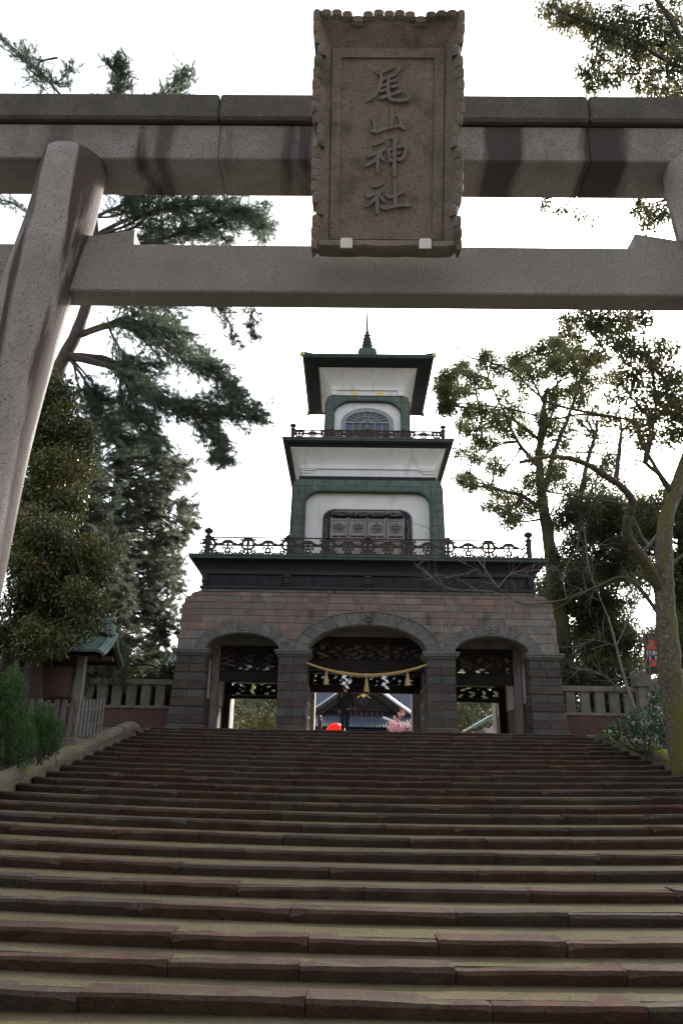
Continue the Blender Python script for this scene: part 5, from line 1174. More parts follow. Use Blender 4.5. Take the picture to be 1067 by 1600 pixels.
# ------------------------------------------------------------------ trees and shrubs
def nrm(a): return a/(np.linalg.norm(a, axis=-1, keepdims=True)+1e-9)
def leaf_mesh(name, m, parent, C, D, L, Wd, shade, fold=0.25, tri=False, kind=None):
    """one mesh of many small leaves: C base points, D directions, L lengths, Wd widths"""
    n = len(C); C = np.asarray(C, float)-np.asarray(parent['_o']); D = nrm(np.asarray(D, float))
    rnd = rng.normal(size=(n, 3)); Sd = nrm(np.cross(D, rnd)); Nn = np.cross(D, Sd)
    L = np.broadcast_to(np.asarray(L, float), (n,))[:, None]; Wd = np.broadcast_to(np.asarray(Wd, float), (n,))[:, None]
    k = 3 if tri else 4
    Vv = np.empty((n, k, 3), np.float32)
    if tri:
        Vv[:, 0] = C-Sd*Wd/2; Vv[:, 1] = C+Sd*Wd/2; Vv[:, 2] = C+D*L
    else:
        Vv[:, 0] = C; Vv[:, 1] = C+D*L*0.45+Sd*Wd/2+Nn*Wd*fold; Vv[:, 2] = C+D*L; Vv[:, 3] = C+D*L*0.45-Sd*Wd/2+Nn*Wd*fold
    me = bpy.data.meshes.new(name); me.vertices.add(n*k); me.vertices.foreach_set('co', Vv.reshape(-1))
    me.loops.add(n*k); me.loops.foreach_set('vertex_index', np.arange(n*k, dtype=np.int32))
    me.polygons.add(n); me.polygons.foreach_set('loop_start', np.arange(0, n*k, k, dtype=np.int32)); me.polygons.foreach_set('loop_total', np.full(n, k, np.int32))
    at = me.attributes.new('shade', 'FLOAT', 'POINT'); at.data.foreach_set('value', np.repeat(np.clip(shade, 0, 1).astype(np.float32), k))
    me.update(); me.validate(); me.materials.append(m)
    o = bpy.data.objects.new(name, me); COL.objects.link(o)
    if isinstance(parent, bpy.types.Object): o.parent = parent
    o['_o'] = tuple(parent['_o'])
    if kind: o['kind'] = kind
    return o
def in_poly(poly, n):
    poly = np.asarray(poly, float); lo, hi = poly.min(0), poly.max(0); out = []
    while len(out) < n:
        q = rng.uniform(lo, hi, (n*2, 2)); c = np.zeros(len(q), bool); j = len(poly)-1
        for i in range(len(poly)):
            xi, yi = poly[i]; xj, yj = poly[j]
            c ^= ((yi > q[:, 1]) != (yj > q[:, 1])) & (q[:, 0] < (xj-xi)*(q[:, 1]-yi)/(yj-yi+1e-9)+xi); j = i
        out += list(q[c])
    return np.array(out[:n])
def puff_points(c, r, n, flat=0.8):
    d = nrm(rng.normal(size=(n, 3))); rad = rng.uniform(0, 1, n)**0.45
    p = d*rad[:, None]*r; p[:, 2] *= flat; return c+p, d
def leaves_for(puffs, per_m2, cl_r, nl, flat=0.8, droop=0.2):
    """puffs: (centre, radius). Leaf clusters on the outside of each puff; returns C, D, shade"""
    Cs, Ds, Sh = [], [], []
    for c, r in puffs:
        n = max(4, int(per_m2*r*r)); p, d = puff_points(np.asarray(c), r, n, flat); base = rng.normal(0.45, 0.17)
        for q in range(nl):
            o = rng.normal(size=(n, 3))*cl_r*0.5
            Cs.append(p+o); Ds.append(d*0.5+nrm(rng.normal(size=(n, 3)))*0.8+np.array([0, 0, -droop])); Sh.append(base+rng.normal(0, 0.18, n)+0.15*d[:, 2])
    return np.concatenate(Cs), np.concatenate(Ds), np.concatenate(Sh)
def path3(pts, Y, dY=0.0, bend=0.0):             # pixels (x, y[, dy]) at depth Y -> smooth limb
    q = [P(p_[0], p_[1], Y+(p_[2] if len(p_) > 2 else 0.0)) for p_ in pts]; return smooth_path(q, 5)
def limb(b, pts, r0, r1, n=7, jit=0.10):
    m_ = len(pts); rr = [r0+(r1-r0)*(i/(m_-1))**0.8 for i in range(m_)]
    pts = [p_+rng.normal(0, 0.12, 3)*min(r_, 0.15)*0.6 for p_, r_ in zip(pts, rr)]
    b.tube(pts, rr, n, jit)
def twigs_to(b, limbs, puffs, r0=0.03, n=2):     # thin branch from the nearest limb point to each puff, then forks inside it
    LP = np.concatenate([np.asarray(l) for l in limbs])
    for c, r in puffs:
        c = np.asarray(c); d = np.linalg.norm(LP-c, axis=1); s_ = LP[np.argmin(d+rng.uniform(0, 0.4, len(d)))]
        mid = (s_+c)/2+rng.normal(0, 0.12, 3)*np.linalg.norm(c-s_)+np.array([0, 0, 0.05*np.linalg.norm(c-s_)])
        b.tube(smooth_path([s_, mid, c], 4), list(np.linspace(r0*(0.6+min(1.2, np.linalg.norm(c-s_)*0.4)), r0*0.4, 9)), 5, 0.1)
        for _ in range(n):
            e = c+nrm(rng.normal(size=3))*r*0.8; st = c+(mid-c)*0.2
            b.tube(smooth_path([st, (st+e)/2+rng.normal(0, 0.1, 3)*r, e], 3), list(np.linspace(r0*0.4, r0*0.12, 7)), 4, 0.1)
def puffs_px(lst, Y, spread, jitter=1.0):
    out = []
    for t in lst:
        x, y, r = t[:3]; dy = t[3] if len(t) > 3 else rng.uniform(-spread, spread); c = P(x, y, Y+dy); out.append((c, r*mpp(math.hypot(Y, c[2]-2))*jitter))
    return out
def poly_puffs(poly, n, Y, spread, rpx):
    return puffs_px([(x, y, rpx*rng.uniform(0.7, 1.3)) for x, y in in_poly(poly, n)], Y, spread)
def pine_tufts(name, m, parent, bases, dirs, nn, ln, wd, shade, up=0.05):
    n = len(bases); Cb = np.repeat(np.asarray(bases), nn, 0); Db = nrm(np.repeat(np.asarray(dirs), nn, 0)); r_ = nrm(rng.normal(size=(n*nn, 3)))
    D = nrm(Db*0.95+r_*0.62+np.array([0, 0, up])); Cb = Cb+Db*rng.uniform(-0.5, 0.5, (n*nn, 1))*ln*0.9
    sh = np.repeat(shade, nn)+rng.normal(0, 0.15, n*nn)
    return leaf_mesh(name, m, parent, Cb, D, ln*rng.uniform(0.7, 1.15, n*nn), wd, sh, tri=True)

def pine_spray(b, tips, start, direction, length, r0, depth, droop, tuft_gap=0.16):
    """a branchlet that forks; every outer reach collects tuft positions in tips"""
    n = max(3, int(length/0.18)); p_ = np.array(start, float); d = nrm(np.array(direction, float)); pts = [p_.copy()]
    for i in range(n):
        d = nrm(d+rng.normal(0, 0.13, 3)+np.array([0, 0, -droop*0.05])); p_ = p_+d*length/n; pts.append(p_.copy())
        if depth > 0 and i > 0 and rng.random() < 0.8:
            side = nrm(np.cross(d, [0, 0, 1])+rng.normal(0, 0.3, 3))*(1 if rng.random() < 0.5 else -1)
            pine_spray(b, tips, p_, d*0.6+side*0.75+np.array([0, 0, 0.15]), length*rng.uniform(0.35, 0.6), r0*0.5, depth-1, droop)
    b.tube(pts, list(np.linspace(r0, r0*0.3, len(pts))), 4 if r0 < 0.03 else 6, 0.08)
    lo = 0.35 if depth > 0 else 0.15
    for i in range(int(len(pts)*lo), len(pts)):
        for _ in range(2 if depth == 0 else 1):
            tips.append((pts[i]+rng.normal(0, 0.035, 3), nrm(d*0.95+np.array([0, 0, 0.25])+rng.normal(0, 0.28, 3))))
    tips.append((pts[-1], d))

# --- big pine on the left, its boughs reaching over and under the torii beams
YP = 25.0
o_ = P(60, 1150, YP); o_[2] = 2.0
T = thing('pine_tree', 'tall dark pine with long drooping boughs reaching right from behind the torii pillar', 'tree', tuple(o_), 'trees left of the stairs')
b = MB()
tr = path3([(38,1190),(44,1050),(52,900),(66,720),(88,590),(118,525),(140,460),(148,400),(146,330),(128,250),(108,165)], YP); limb(b, tr, 0.38, 0.10, 10)
b.build('trunk', M['bark_pine'], T, smooth=True)
LIMBS = [([(105,555),(150,566),(185,577),(215,600),(255,622),(300,638),(345,646),(392,650)], 0.16, -1.5, 0.9), ([(120,525),(160,512),(205,505),(250,522),(300,552),(340,585),(366,606)], 0.12, 1.5, 0.9),
         ([(108,560),(132,592),(148,625),(165,655),(188,690)], 0.07, -0.6, 0.6), ([(190,580),(205,620),(228,655),(245,690)], 0.06, -1.0, 0.6), ([(285,632),(318,655),(338,685),(350,712)], 0.05, -1.5, 0.45),
         ([(146,400),(185,388),(235,378),(290,362),(335,350),(380,338),(402,345)], 0.12, -1.2, 0.8), ([(148,370),(195,345),(250,330),(300,320),(350,318),(392,328)], 0.10, 1.5, 0.85), ([(250,378),(290,400),(325,450),(345,480),(372,530)], 0.06, -1.3, 0.42), ([(330,350),(370,400),(390,470),(398,520)], 0.05, -1.0, 0.38),
         ([(146,340),(190,320),(215,300),(250,290)], 0.07, 1.0, 0.7), ([(130,250),(165,190),(185,140),(190,108)], 0.07, 1.0, 0.62), ([(130,255),(200,190),(255,150),(285,120)], 0.07, -1.0, 0.62),
         ([(105,160),(70,120),(40,90),(8,65)], 0.07, 0.6, 0.62), ([(90,90),(60,100),(85,130),(110,110)], 0.05, 1.0, 0.55), ([(148,410),(100,420),(40,330),(-10,310)], 0.08, 1.0, 0.7), ([(230,500),(255,480),(290,520),(330,560)], 0.05, 2.0, 0.7),
         ([(170,510),(185,540),(205,560),(240,570)], 0.05, 1.0, 0.7), ([(140,470),(180,470),(215,480),(250,500)], 0.07, 2.2, 0.8)]
LIMBS += [([(x+rng.uniform(-8, 8)+(0 if i == 0 else 14*sg), y+(0 if i == 0 else rng.uniform(-14, 14))) for i, (x, y) in enumerate(p_)], r_*0.7, -d_*1.3, s_) for sg in (-0.6, 0.5) for p_, r_, d_, s_ in LIMBS[:7]+LIMBS[9:12]]
tips = []
bb = MB()
for pts_, r0, dyo, sl in LIMBS:
    q = path3([(x, y, dyo*i/(len(pts_)-1)) for i, (x, y) in enumerate(pts_)], YP); limb(bb, q, r0, 0.016, 6, 0.12)
    nq = len(q)
    for i in range(int(nq*0.22), nq):
        t = i/nq; d = nrm(np.asarray(q[min(i+1, nq-1)])-np.asarray(q[i-1]))
        for _ in range(3):
            side = nrm(np.cross(d, [0, 0, 1])+rng.normal(0, 0.45, 3))*(1 if rng.random() < 0.5 else -1)
            pine_spray(bb, tips, q[i], d*0.85+side*0.5+np.array([0, 0, -0.05]), 1.5*sl*rng.uniform(0.45, 1.2)*(1.1-0.55*t), 0.018, 1, 0.8)
bb.build('bough', M['bark_pine'], T)
tb, td = np.array([t[0] for t in tips]), np.array([t[1] for t in tips])
pine_tufts('needles', M['leaf_pine'], T, tb, td, 11, 0.15, 0.012, rng.normal(0.42, 0.2, len(tb)))
print('pine tufts', len(tips))

# --- conifer behind, left of the gate
def conifer(name, label, Y, trunk, poly, n, rpx, leafm, tl, per, group, spread, sl=0.55):
    o0 = P(*trunk[0], Y); T = thing(name, label, 'tree', tuple(o0), group); b = MB(); tr = path3(trunk, Y); limb(b, tr, 0.38, 0.07, 9); b.build('trunk', M['bark_dark'], T, smooth=True)
    bb = MB(); tips = []; pts_ = in_poly(poly, n); TP = np.asarray(tr)
    for x, y in pts_:
        c = P(x, y, Y+rng.uniform(-spread, spread)); j = np.argmin(np.abs(TP[:, 2]-c[2]-0.5)); s_ = TP[j]; d = c-s_; ln = np.linalg.norm(d)
        mid = s_+d*0.55+np.array([0, 0, 0.10*ln]); bb.tube(smooth_path([s_, mid, c], 3), list(np.linspace(0.05, 0.02, 7)), 4, 0.1)
        d = nrm(d+np.array([0, 0, -0.25*ln]))
        for _ in range(8):
            pine_spray(bb, tips, c-d*rng.uniform(0, 0.4), d*0.7+rng.normal(0, 0.55, 3)+np.array([0, 0, -0.1]), sl*rng.uniform(0.6, 1.3), 0.014, 1, 1.2)
    bb.build('bough', M['bark_dark'], T)
    tb, td = np.array([t[0] for t in tips]), np.array([t[1] for t in tips])
    # light and dark clumps by place
    ph = np.sin(tb[:, 0]*1.7+1)*np.sin(tb[:, 2]*1.5+tb[:, 1])*0.2
    pine_tufts('needles', leafm, T, tb, td, per, tl, 0.015, rng.normal(0.45, 0.16, len(tb))+ph); print(name, len(tips))
conifer('conifer_tree', 'tall feathery grey green conifer standing close beside the left side of the gate', 34.0, [(170,1130),(172,1000),(178,850),(185,720),(190,620)],
        [(150,640),(205,640),(225,680),(250,690),(300,735),(268,770),(312,800),(285,840),(262,860),(290,895),(268,925),(275,970),(262,1010),(255,1062),(140,1070),(110,960),(110,830),(130,720)], 330, 20, M['leaf_cedar'], 0.22, 11, 'trees left of the stairs', 2.2)
conifer('conifer_tree', 'dark conifer between the glossy tree and the feathery conifer at the left', 29.0, [(95,1140),(100,980),(110,830),(118,700)],
        [(70,760),(120,700),(165,760),(190,860),(200,960),(195,1070),(140,1060),(90,1000),(60,880)], 140, 20, M['leaf_cedar'], 0.20, 11, 'trees left of the stairs', 1.6)

def broadleaf(name, label, Y, trunk, limbs, puffs, leafm, barkm, per, cl, nl, L_, W_, group=None, r0=0.3, flat=0.85, droop=0.25, spread=1.2, twig=0.035, lr=0.10, base=None, rt=0.08, nt=2):
    o0 = P(*trunk[0][:2], Y) if base is None else np.array(base); T = thing(name, label, 'tree', tuple(o0), group)
    b = MB(); tr = path3(trunk, Y); limb(b, tr, r0, rt, 12); b.build('trunk', M[barkm], T, smooth=True)
    bb = MB(); LL = [tr[len(tr)//3:]]
    for it in limbs:
        pts_, ra, dyo = it; q = path3([(x, y, dyo*i/(len(pts_)-1)) for i, (x, y) in enumerate(pts_)], Y); limb(bb, q, ra, max(0.018, ra*0.25), 8, 0.12); LL.append(q)
    twigs_to(bb, LL, puffs, twig, nt); bb.build('limb', M['bark_limb'] if barkm == 'bark_moss' else M[barkm], T)
    C, D, sh = leaves_for(puffs, per, cl, nl, flat, droop)
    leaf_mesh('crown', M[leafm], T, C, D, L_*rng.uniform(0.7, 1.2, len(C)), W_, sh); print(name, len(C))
    return T
# --- glossy evergreens left
pf_ = poly_puffs([(62,600),(92,578),(112,605),(122,650),(148,690),(152,715),(122,748),(118,790),(70,820),(0,820),(20,700)], 52, 21.8, 1.2, 25)
broadleaf('evergreen_tree', 'narrow glossy evergreen rising behind the torii pillar, upper left', 21.8, [(50,1160),(55,1000),(60,850),(72,700),(85,610)], [], pf_, 'leaf_glossy', 'bark_dark', 520, 0.2, 6, 0.13, 0.055, 'trees left of the stairs')
pf_ = poly_puffs([(0,830),(38,800),(85,800),(130,825),(165,870),(168,920),(138,965),(98,1000),(50,1015),(0,1010)], 62, 19.6, 1.3, 24)
broadleaf('evergreen_tree', 'round olive green glossy tree hanging over the notice board roof', 19.6, [(-20,1180),(0,1080),(25,980),(50,900)], [([(25,980),(60,950),(100,920),(130,900)], 0.09, -0.5), ([(0,1060),(50,990),(90,970),(120,960)], 0.08, -0.8)], pf_, 'leaf_glossy', 'bark_dark', 640, 0.16, 6, 0.125, 0.05, 'trees left of the stairs', droop=0.5)
# dark growth behind the board
pf_ = poly_puffs([(0,1000),(130,1000),(270,1040),(270,1120),(0,1130)], 40, 31.5, 1.3, 26)
broadleaf('evergreen_tree', 'low dark tree filling the gap behind the left stone fence', 31.5, [(140,1135),(145,1090),(150,1050)], [], pf_, 'leaf_dark', 'bark_dark', 420, 0.2, 6, 0.15, 0.07, 'trees left of the stairs')

# --- camphor with the round crown right of the tower
CAMP = [(688,602,20),(702,585,18),(724,578,22),(700,638,24),(716,612,20),(760,566,24),(740,590,18),(808,562,30),(785,580,22),(848,546,34),(884,542,32),(832,590,26),(896,570,30),(920,598,28),(772,658,30),(800,640,24),(736,674,20),
        (756,694,24),(724,708,20),(772,726,26),(732,756,20),(716,748,14),(762,790,18),(776,772,20),(808,782,26),(800,812,26),(828,750,22),(860,712,20),(868,622,22),(872,574,22),(820,676,20),(745,640,18),(905,625,22),(930,560,26),(955,590,22),(860,660,18)]
broadleaf('camphor_tree', 'round crowned leafy tree with puffy clumps right of the tower behind the balustrade', 35.0, [(885,1150),(878,1000),(862,880),(850,800),(842,730),(845,670),(852,610)],
  [([(850,800),(815,775),(775,765),(735,757)], 0.13, -2), ([(848,770),(868,700),(888,650),(905,600),(925,570)], 0.15, 1.5), ([(842,730),(808,690),(785,640),(762,590)], 0.13, 1.0), ([(845,690),(800,655),(750,640),(700,632)], 0.10, -1.5), ([(842,720),(852,650),(835,600),(815,570)], 0.11, -1.0), ([(850,810),(820,815),(800,812)], 0.08, 1), ([(848,680),(870,620),(865,570),(850,545)], 0.10, 2)],
  puffs_px([(x, y, r*0.86) for x, y, r in CAMP]+[(x, y, rng.uniform(7, 13)) for x, y in in_poly([(685,590),(720,570),(760,550),(840,530),(900,540),(935,580),(925,640),(900,690),(880,740),(850,790),(800,815),(770,790),(730,765),(720,745),(750,700),(715,690),(690,640)], 110)], 35.0, 2.4), 'leaf_camphor', 'bark_limb', 430, 0.20, 8, 0.11, 0.06, 'trees right of the stairs', r0=0.5, flat=0.75, twig=0.04)
# --- dark trees behind on the right
DK = [(x, y, rng.uniform(9, 16)) for x, y in in_poly([(860,640),(900,600),(960,640),(1000,700),(1000,790),(880,790)], 62)]+[(944,678,26),(928,702,28),(952,728,24),(900,740,22),(880,765,20),(920,768,24),(960,770,24)]
broadleaf('evergreen_tree', 'thin dark tree seen between the camphor and the mossy tree', 39.0, [(935,1150),(930,1000),(915,880),(905,800),(915,730),(930,680)], [([(910,800),(925,760),(945,720)], 0.09, 1), ([(908,820),(890,780),(880,760)], 0.08, -1)], puffs_px(DK, 39, 1.6), 'leaf_dark', 'bark_dark', 150, 0.25, 6, 0.13, 0.06, 'trees right of the stairs', r0=0.28)
pf_ = poly_puffs([(848,900),(860,820),(895,785),(945,770),(995,800),(1005,870),(1010,960),(1000,1050),(960,1075),(890,1070),(868,1000)], 95, 36.0, 2.0, 25)
broadleaf('evergreen_tree', 'broad very dark tree directly behind the right stone fence', 36.0, [(915,1150),(918,1050),(925,950),(935,870)], [([(920,1040),(900,960),(890,880)], 0.12, -1), ([(922,1000),(960,930),(975,880)], 0.12, 1)], pf_, 'leaf_dark', 'bark_dark', 330, 0.25, 6, 0.14, 0.07, 'trees right of the stairs', r0=0.42)
pf_ = poly_puffs([(1000,780),(1040,760),(1100,770),(1120,900),(1110,1060),(1040,1080),(1010,980)], 56, 31.0, 1.6, 25)
broadleaf('evergreen_tree', 'dark tree right of the mossy trunk near the picture edge', 31.0, [(1075,1170),(1070,1050),(1065,930),(1060,840)], [], pf_, 'leaf_dark', 'bark_dark', 420, 0.22, 6, 0.15, 0.07, 'trees right of the stairs', r0=0.3)

# --- the mossy tree near right
YM = 20.0
MOSS = [(x, y, rng.uniform(7, 12)) for x, y in in_poly([(880,500),(1025,490),(1035,570),(1080,600),(1080,700),(1000,690),(960,600),(900,560)], 60)]+[(905,500,20),(930,492,24),(960,500,26),(1000,496,22),(885,515,12),(1000,545,22),(1032,585,30),(1055,618,28),(985,590,20),(1000,645,24),(962,620,18),(1062,665,22),(1040,545,20),(940,530,16),(920,560,14),(975,540,16),(950,655,14),(1005,690,14),(1075,585,18),(985,668,14),(1080,640,30),(1040,640,18)]
base = P(1052, 1195, YM); base[2] = 2.3
MT = broadleaf('mossy_tree', 'near tree with thick moss covered trunk and bare twisting limbs at the right', YM, [(1085,1260),(1070,1190),(1054,1100),(1045,1040),(1039,960),(1036,900),(1037,850),(1041,810),(1050,775),(1064,735),(1080,690)],
  [([(1036,930),(1018,895),(1000,868),(984,845),(978,825),(984,800),(986,780),(970,760),(945,743),(915,725),(888,716),(855,714),(812,722)], 0.17, -2.5), ([(1042,820),(1060,770),(1080,720)], 0.13, 1), ([(962,752),(966,710),(970,670),(966,640)], 0.085, 1.0), ([(1050,775),(1030,742),(1008,722),(1012,690)], 0.10, -1), ([(1008,722),(1018,680),(1024,640),(1038,590)], 0.075, 1.5),
   ([(1030,740),(1000,690),(992,660),(960,652),(928,646),(864,632),(832,610),(808,586),(772,568),(728,556),(706,532)], 0.055, -2.0), ([(950,650),(900,648),(864,654),(800,640),(760,634),(712,630)], 0.035, -1.5), ([(984,790),(974,788),(932,780),(880,772),(830,765)], 0.05, 1.0), ([(1024,640),(1020,590),(1005,540),(1010,500)], 0.055, 1.0), ([(1036,590),(1010,560),(975,530),(930,500)], 0.05, -1.0), ([(1038,900),(1050,880),(1075,860)], 0.09, 0.5), ([(1020,660),(985,620),(965,590),(940,540)], 0.04, 0.8), ([(998,868),(1015,850),(1030,820),(1012,760)], 0.06, 1.6), ([(1040,860),(1010,850),(985,800)], 0.07, 1.4)],
  puffs_px(MOSS, YM, 1.4), 'leaf_lance', 'bark_moss', 400, 0.15, 6, 0.15, 0.06, 'trees right of the stairs', r0=0.40, rt=0.12, droop=0.45, twig=0.022, base=base)
# --- lance leaved branches hanging in from the upper right
YL = 12.5
LAN = [(856,10,14),(872,22,18),(890,30,20),(905,14,18),(918,32,20),(940,45,24),(962,52,22),(985,58,24),(1010,28,18),(1035,55,24),(1058,95,26),(1070,60,30),(940,85,16),(918,105,16),(925,128,16),(955,118,18),(985,100,20),(1005,125,18),(1030,138,16),(1055,140,20),(1000,70,18),(1045,20,20),(970,20,14),(1020,85,18),
       (848,319,9),(880,324,9),(905,335,8),(925,340,6),(995,322,14),(1012,330,16),(1032,335,14),(1050,322,18),(1012,350,10),(1075,330,22),(860,290,12),(1040,250,20),(1000,280,18),(900,290,14)]
base = np.array([9.8, 13.4, 1.0])
def px_of(p_): return proj(p_)
broadleaf('overhanging_tree', 'tree outside the frame whose lance shaped leaves hang in at the upper right corner', YL, [(1330,1300),(1310,1000),(1270,700),(1240,400),(1220,150)],
  [([(1240,350),(1150,200),(1080,90),(1040,20),(1000,-30)], 0.10, -0.8), ([(1235,300),(1150,150),(1090,115),(1040,95),(985,62),(930,40),(870,15)], 0.06, -0.5), ([(1090,115),(1040,110),(1000,115),(940,115)], 0.035, 0.6), ([(1245,420),(1160,330),(1090,300),(1020,318)], 0.05, 0.3), ([(1090,300),(1000,270),(920,290),(850,312)], 0.03, 0.5)],
  puffs_px(LAN, YL, 0.7), 'leaf_lance', 'bark_dark', 950, 0.10, 5, 0.125, 0.04, 'trees right of the stairs', r0=0.4, rt=0.12, droop=0.9, twig=0.014, base=base)

# --- bare cherry in front of the gate's right end
YB = 24.0
o_ = P(1005, 1150, YB); T = thing('bare_tree', 'leafless young tree with thin pale stems beside the right stone fence', 'tree', tuple(o_), 'trees right of the stairs')
b = MB(); tr = path3([(1012,1160),(990,1105),(975,1060),(962,1010),(950,965)], YB); limb(b, tr, 0.06, 0.03, 7); b.build('trunk', M['bark_grey'], T, smooth=True)
bb = MB()
def bare(start, d, ln, r_, depth):
    n = max(3, int(ln/0.12)); p_ = np.array(start); pts = [p_]; d = nrm(np.array(d))
    for i in range(n):
        d = nrm(d+rng.normal(0, 0.10, 3)); p_ = p_+d*ln/n; pts.append(p_)
        if depth and rng.random() < 0.42: bare(p_, d+rng.normal(0, 0.5, 3)*np.array([1, 0.7, 1]), ln*rng.uniform(0.35, 0.65), r_*0.5, depth-1)
    bb.tube(pts, list(np.linspace(r_, max(0.003, r_*0.4), len(pts))), 4 if r_ < 0.02 else 6)
BL = [([(950,965),(935,930),(920,890),(915,850)], 0.022, 0.9, 0.5), ([(962,1010),(985,960),(1000,930)], 0.02, 0.8, 0.2), ([(975,1060),(1000,1050),(1014,1010),(1005,960),(985,930)], 0.016, 0.8, 0.3), ([(990,1105),(960,1070),(930,1050),(905,1045)], 0.012, 0.7, -0.5), ([(962,1010),(930,1000),(900,1010)], 0.012, 0.7, -0.4), ([(1005,1120),(1015,1060),(1010,1010),(990,960)], 0.015, 0.6, -0.3)]
for pts_, r0, ln, dyo in BL:
    q = path3([(x, y, dyo*i/(len(pts_)-1)) for i, (x, y) in enumerate(pts_)], YB); bb.tube(q, list(np.linspace(r0*0.8, 0.006, len(q))), 6, 0.05)
    for i in range(len(q)//4, len(q), 1):
        d = nrm(np.asarray(q[i])-np.asarray(q[i-2])); bare(q[i], d+rng.normal(0, 0.55, 3)*np.array([1, 0.6, 1]), ln*rng.uniform(0.5, 1.2), 0.008, 2)
bb.build('branch', M['bark_grey'], T)
bb = MB()                                        # the mossy tree's own bare bough that reaches across the cornice
main = path3([(1038,975,0),(1015,940,0.2),(990,910,0.4),(968,902,0.7),(930,918,1.4),(885,936,2.2),(840,944,3.0),(808,941,3.6),(778,918,4.1),(745,890,4.5),(700,872,4.9),(660,878,5.2)], YM)
bm_ = MB(); bm_.tube(main, list(np.linspace(0.06, 0.008, len(main))), 7, 0.06); bm_.build('limb', M['bark_limb'], MT)
subs = [[(808,941,3.6),(770,925,4.0),(720,922,4.4),(690,915,4.8),(655,885,5.1)], [(775,915,4.1),(740,868,4.5),(700,842,4.8),(678,828,5.2)], [(778,918,4.1),(800,895,4.2),(830,892,4.3),(855,888,4.4)], [(885,936,2.2),(880,900,2.4),(900,860,2.6),(940,850,2.8)], [(840,944,3.0),(800,960,3.4),(770,950,3.8)], [(745,890,4.5),(710,900,4.8),(670,905,5.2)]]
for q, st in [(main, 0)]+[(path3(p_, YM), 1) for p_ in subs]:
    if st: bb.tube(q, list(np.linspace(0.016, 0.005, len(q))), 5, 0.05)
    for i in range(len(q)//(5 if st else 3), len(q)):
        d = nrm(np.asarray(q[i])-np.asarray(q[i-2])); bare(q[i], d+rng.normal(0, 0.5, 3)*np.array([1, 0.5, 1]), rng.uniform(0.35, 0.95), 0.007, 1)
bb.build('bare_bough', M['bark_grey'], MT)

# --- clipped bright bushes by the left wall, shrub by the right wall
def bush(name, label, base, blobs, m, n, L_, W_, group, up=0.8):
    T = thing(name, label, 'bush', base, group); b = MB()
    for c, r in blobs[:5]: b.tube(smooth_path([np.array(base), (np.array(base)+np.array(c))/2+rng.normal(0, 0.05, 3), np.array(c)], 3), list(np.linspace(0.03, 0.01, 7)), 5)
    b.build('stem', M['bark_dark'], T)
    Cs, Ds, Sh = [], [], []
    for c, r in blobs:
        r = np.asarray(r, float); k = int(n*float(np.prod(r))**0.667); d = nrm(rng.normal(size=(k, 3))); rad = rng.uniform(0.25, 1, k)**0.4
        lump = 1+0.12*np.sin(d[:, 0]*9+c[0]*7)*np.sin(d[:, 2]*11+c[2]*5)
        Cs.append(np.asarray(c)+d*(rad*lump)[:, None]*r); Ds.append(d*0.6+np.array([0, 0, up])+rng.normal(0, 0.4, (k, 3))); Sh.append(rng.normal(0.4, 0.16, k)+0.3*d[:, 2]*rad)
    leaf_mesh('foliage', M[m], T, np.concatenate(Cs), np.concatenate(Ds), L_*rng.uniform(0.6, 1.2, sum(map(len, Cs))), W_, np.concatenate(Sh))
c = lambda x, y, Y: P(x, y, Y)
bush('conical_bush', 'bright green conical bush, the taller of the two by the lower left wall', tuple(c(10, 1200, 15.5)), [(c(8, 1150, 15.6), (0.52, 0.45, 0.62)), (c(14, 1105, 15.6), (0.36, 0.36, 0.60)), (c(18, 1072, 15.6), (0.2, 0.22, 0.42)), (c(-20, 1120, 15.6), (0.5, 0.4, 0.7)), (c(36, 1165, 15.5), (0.28, 0.3, 0.42))], 'leaf_bush', 19000, 0.055, 0.02, 'bushes by the lower left wall', up=0.25)
bush('conical_bush', 'lower rounder bright green bush between the conical bush and the pickets', tuple(c(62, 1190, 17.0)), [(c(62, 1155, 17.2), (0.42, 0.36, 0.52)), (c(66, 1125, 17.2), (0.24, 0.26, 0.40)), (c(84, 1150, 17.4), (0.22, 0.25, 0.42)), (c(48, 1150, 17.0), (0.3, 0.3, 0.5))], 'leaf_bush', 19000, 0.055, 0.02, 'bushes by the lower left wall', up=0.25)
bush('broadleaf_shrub', 'dark green leafy shrub sprawling over the mossy wall in front of the right fence', tuple(c(1010, 1180, 22)), [(c(975, 1140, 21.8), (0.36, 0.4, 0.28)), (c(1005, 1128, 22), (0.45, 0.45, 0.36)), (c(1030, 1110, 22.4), (0.30, 0.35, 0.36)), (c(1015, 1155, 21.6), (0.5, 0.4, 0.34)), (c(955, 1150, 21.6), (0.22, 0.25, 0.18)), (c(1045, 1140, 21.5), (0.35, 0.35, 0.45)), (c(1020, 1085, 22.4), (0.16, 0.2, 0.30))], 'leaf_shrub', 2600, 0.12, 0.05, None, up=0.25)
pf_ = poly_puffs([(880,1040),(1010,1040),(1010,1135),(880,1135)], 34, 33.0, 0.8, 22)
broadleaf('evergreen_tree', 'low dense dark growth showing between the posts of the right stone fence', 33.0, [(945,1140),(948,1110),(950,1080)], [], pf_, 'leaf_dark', 'bark_dark', 300, 0.2, 6, 0.14, 0.07, 'trees right of the stairs', r0=0.2)
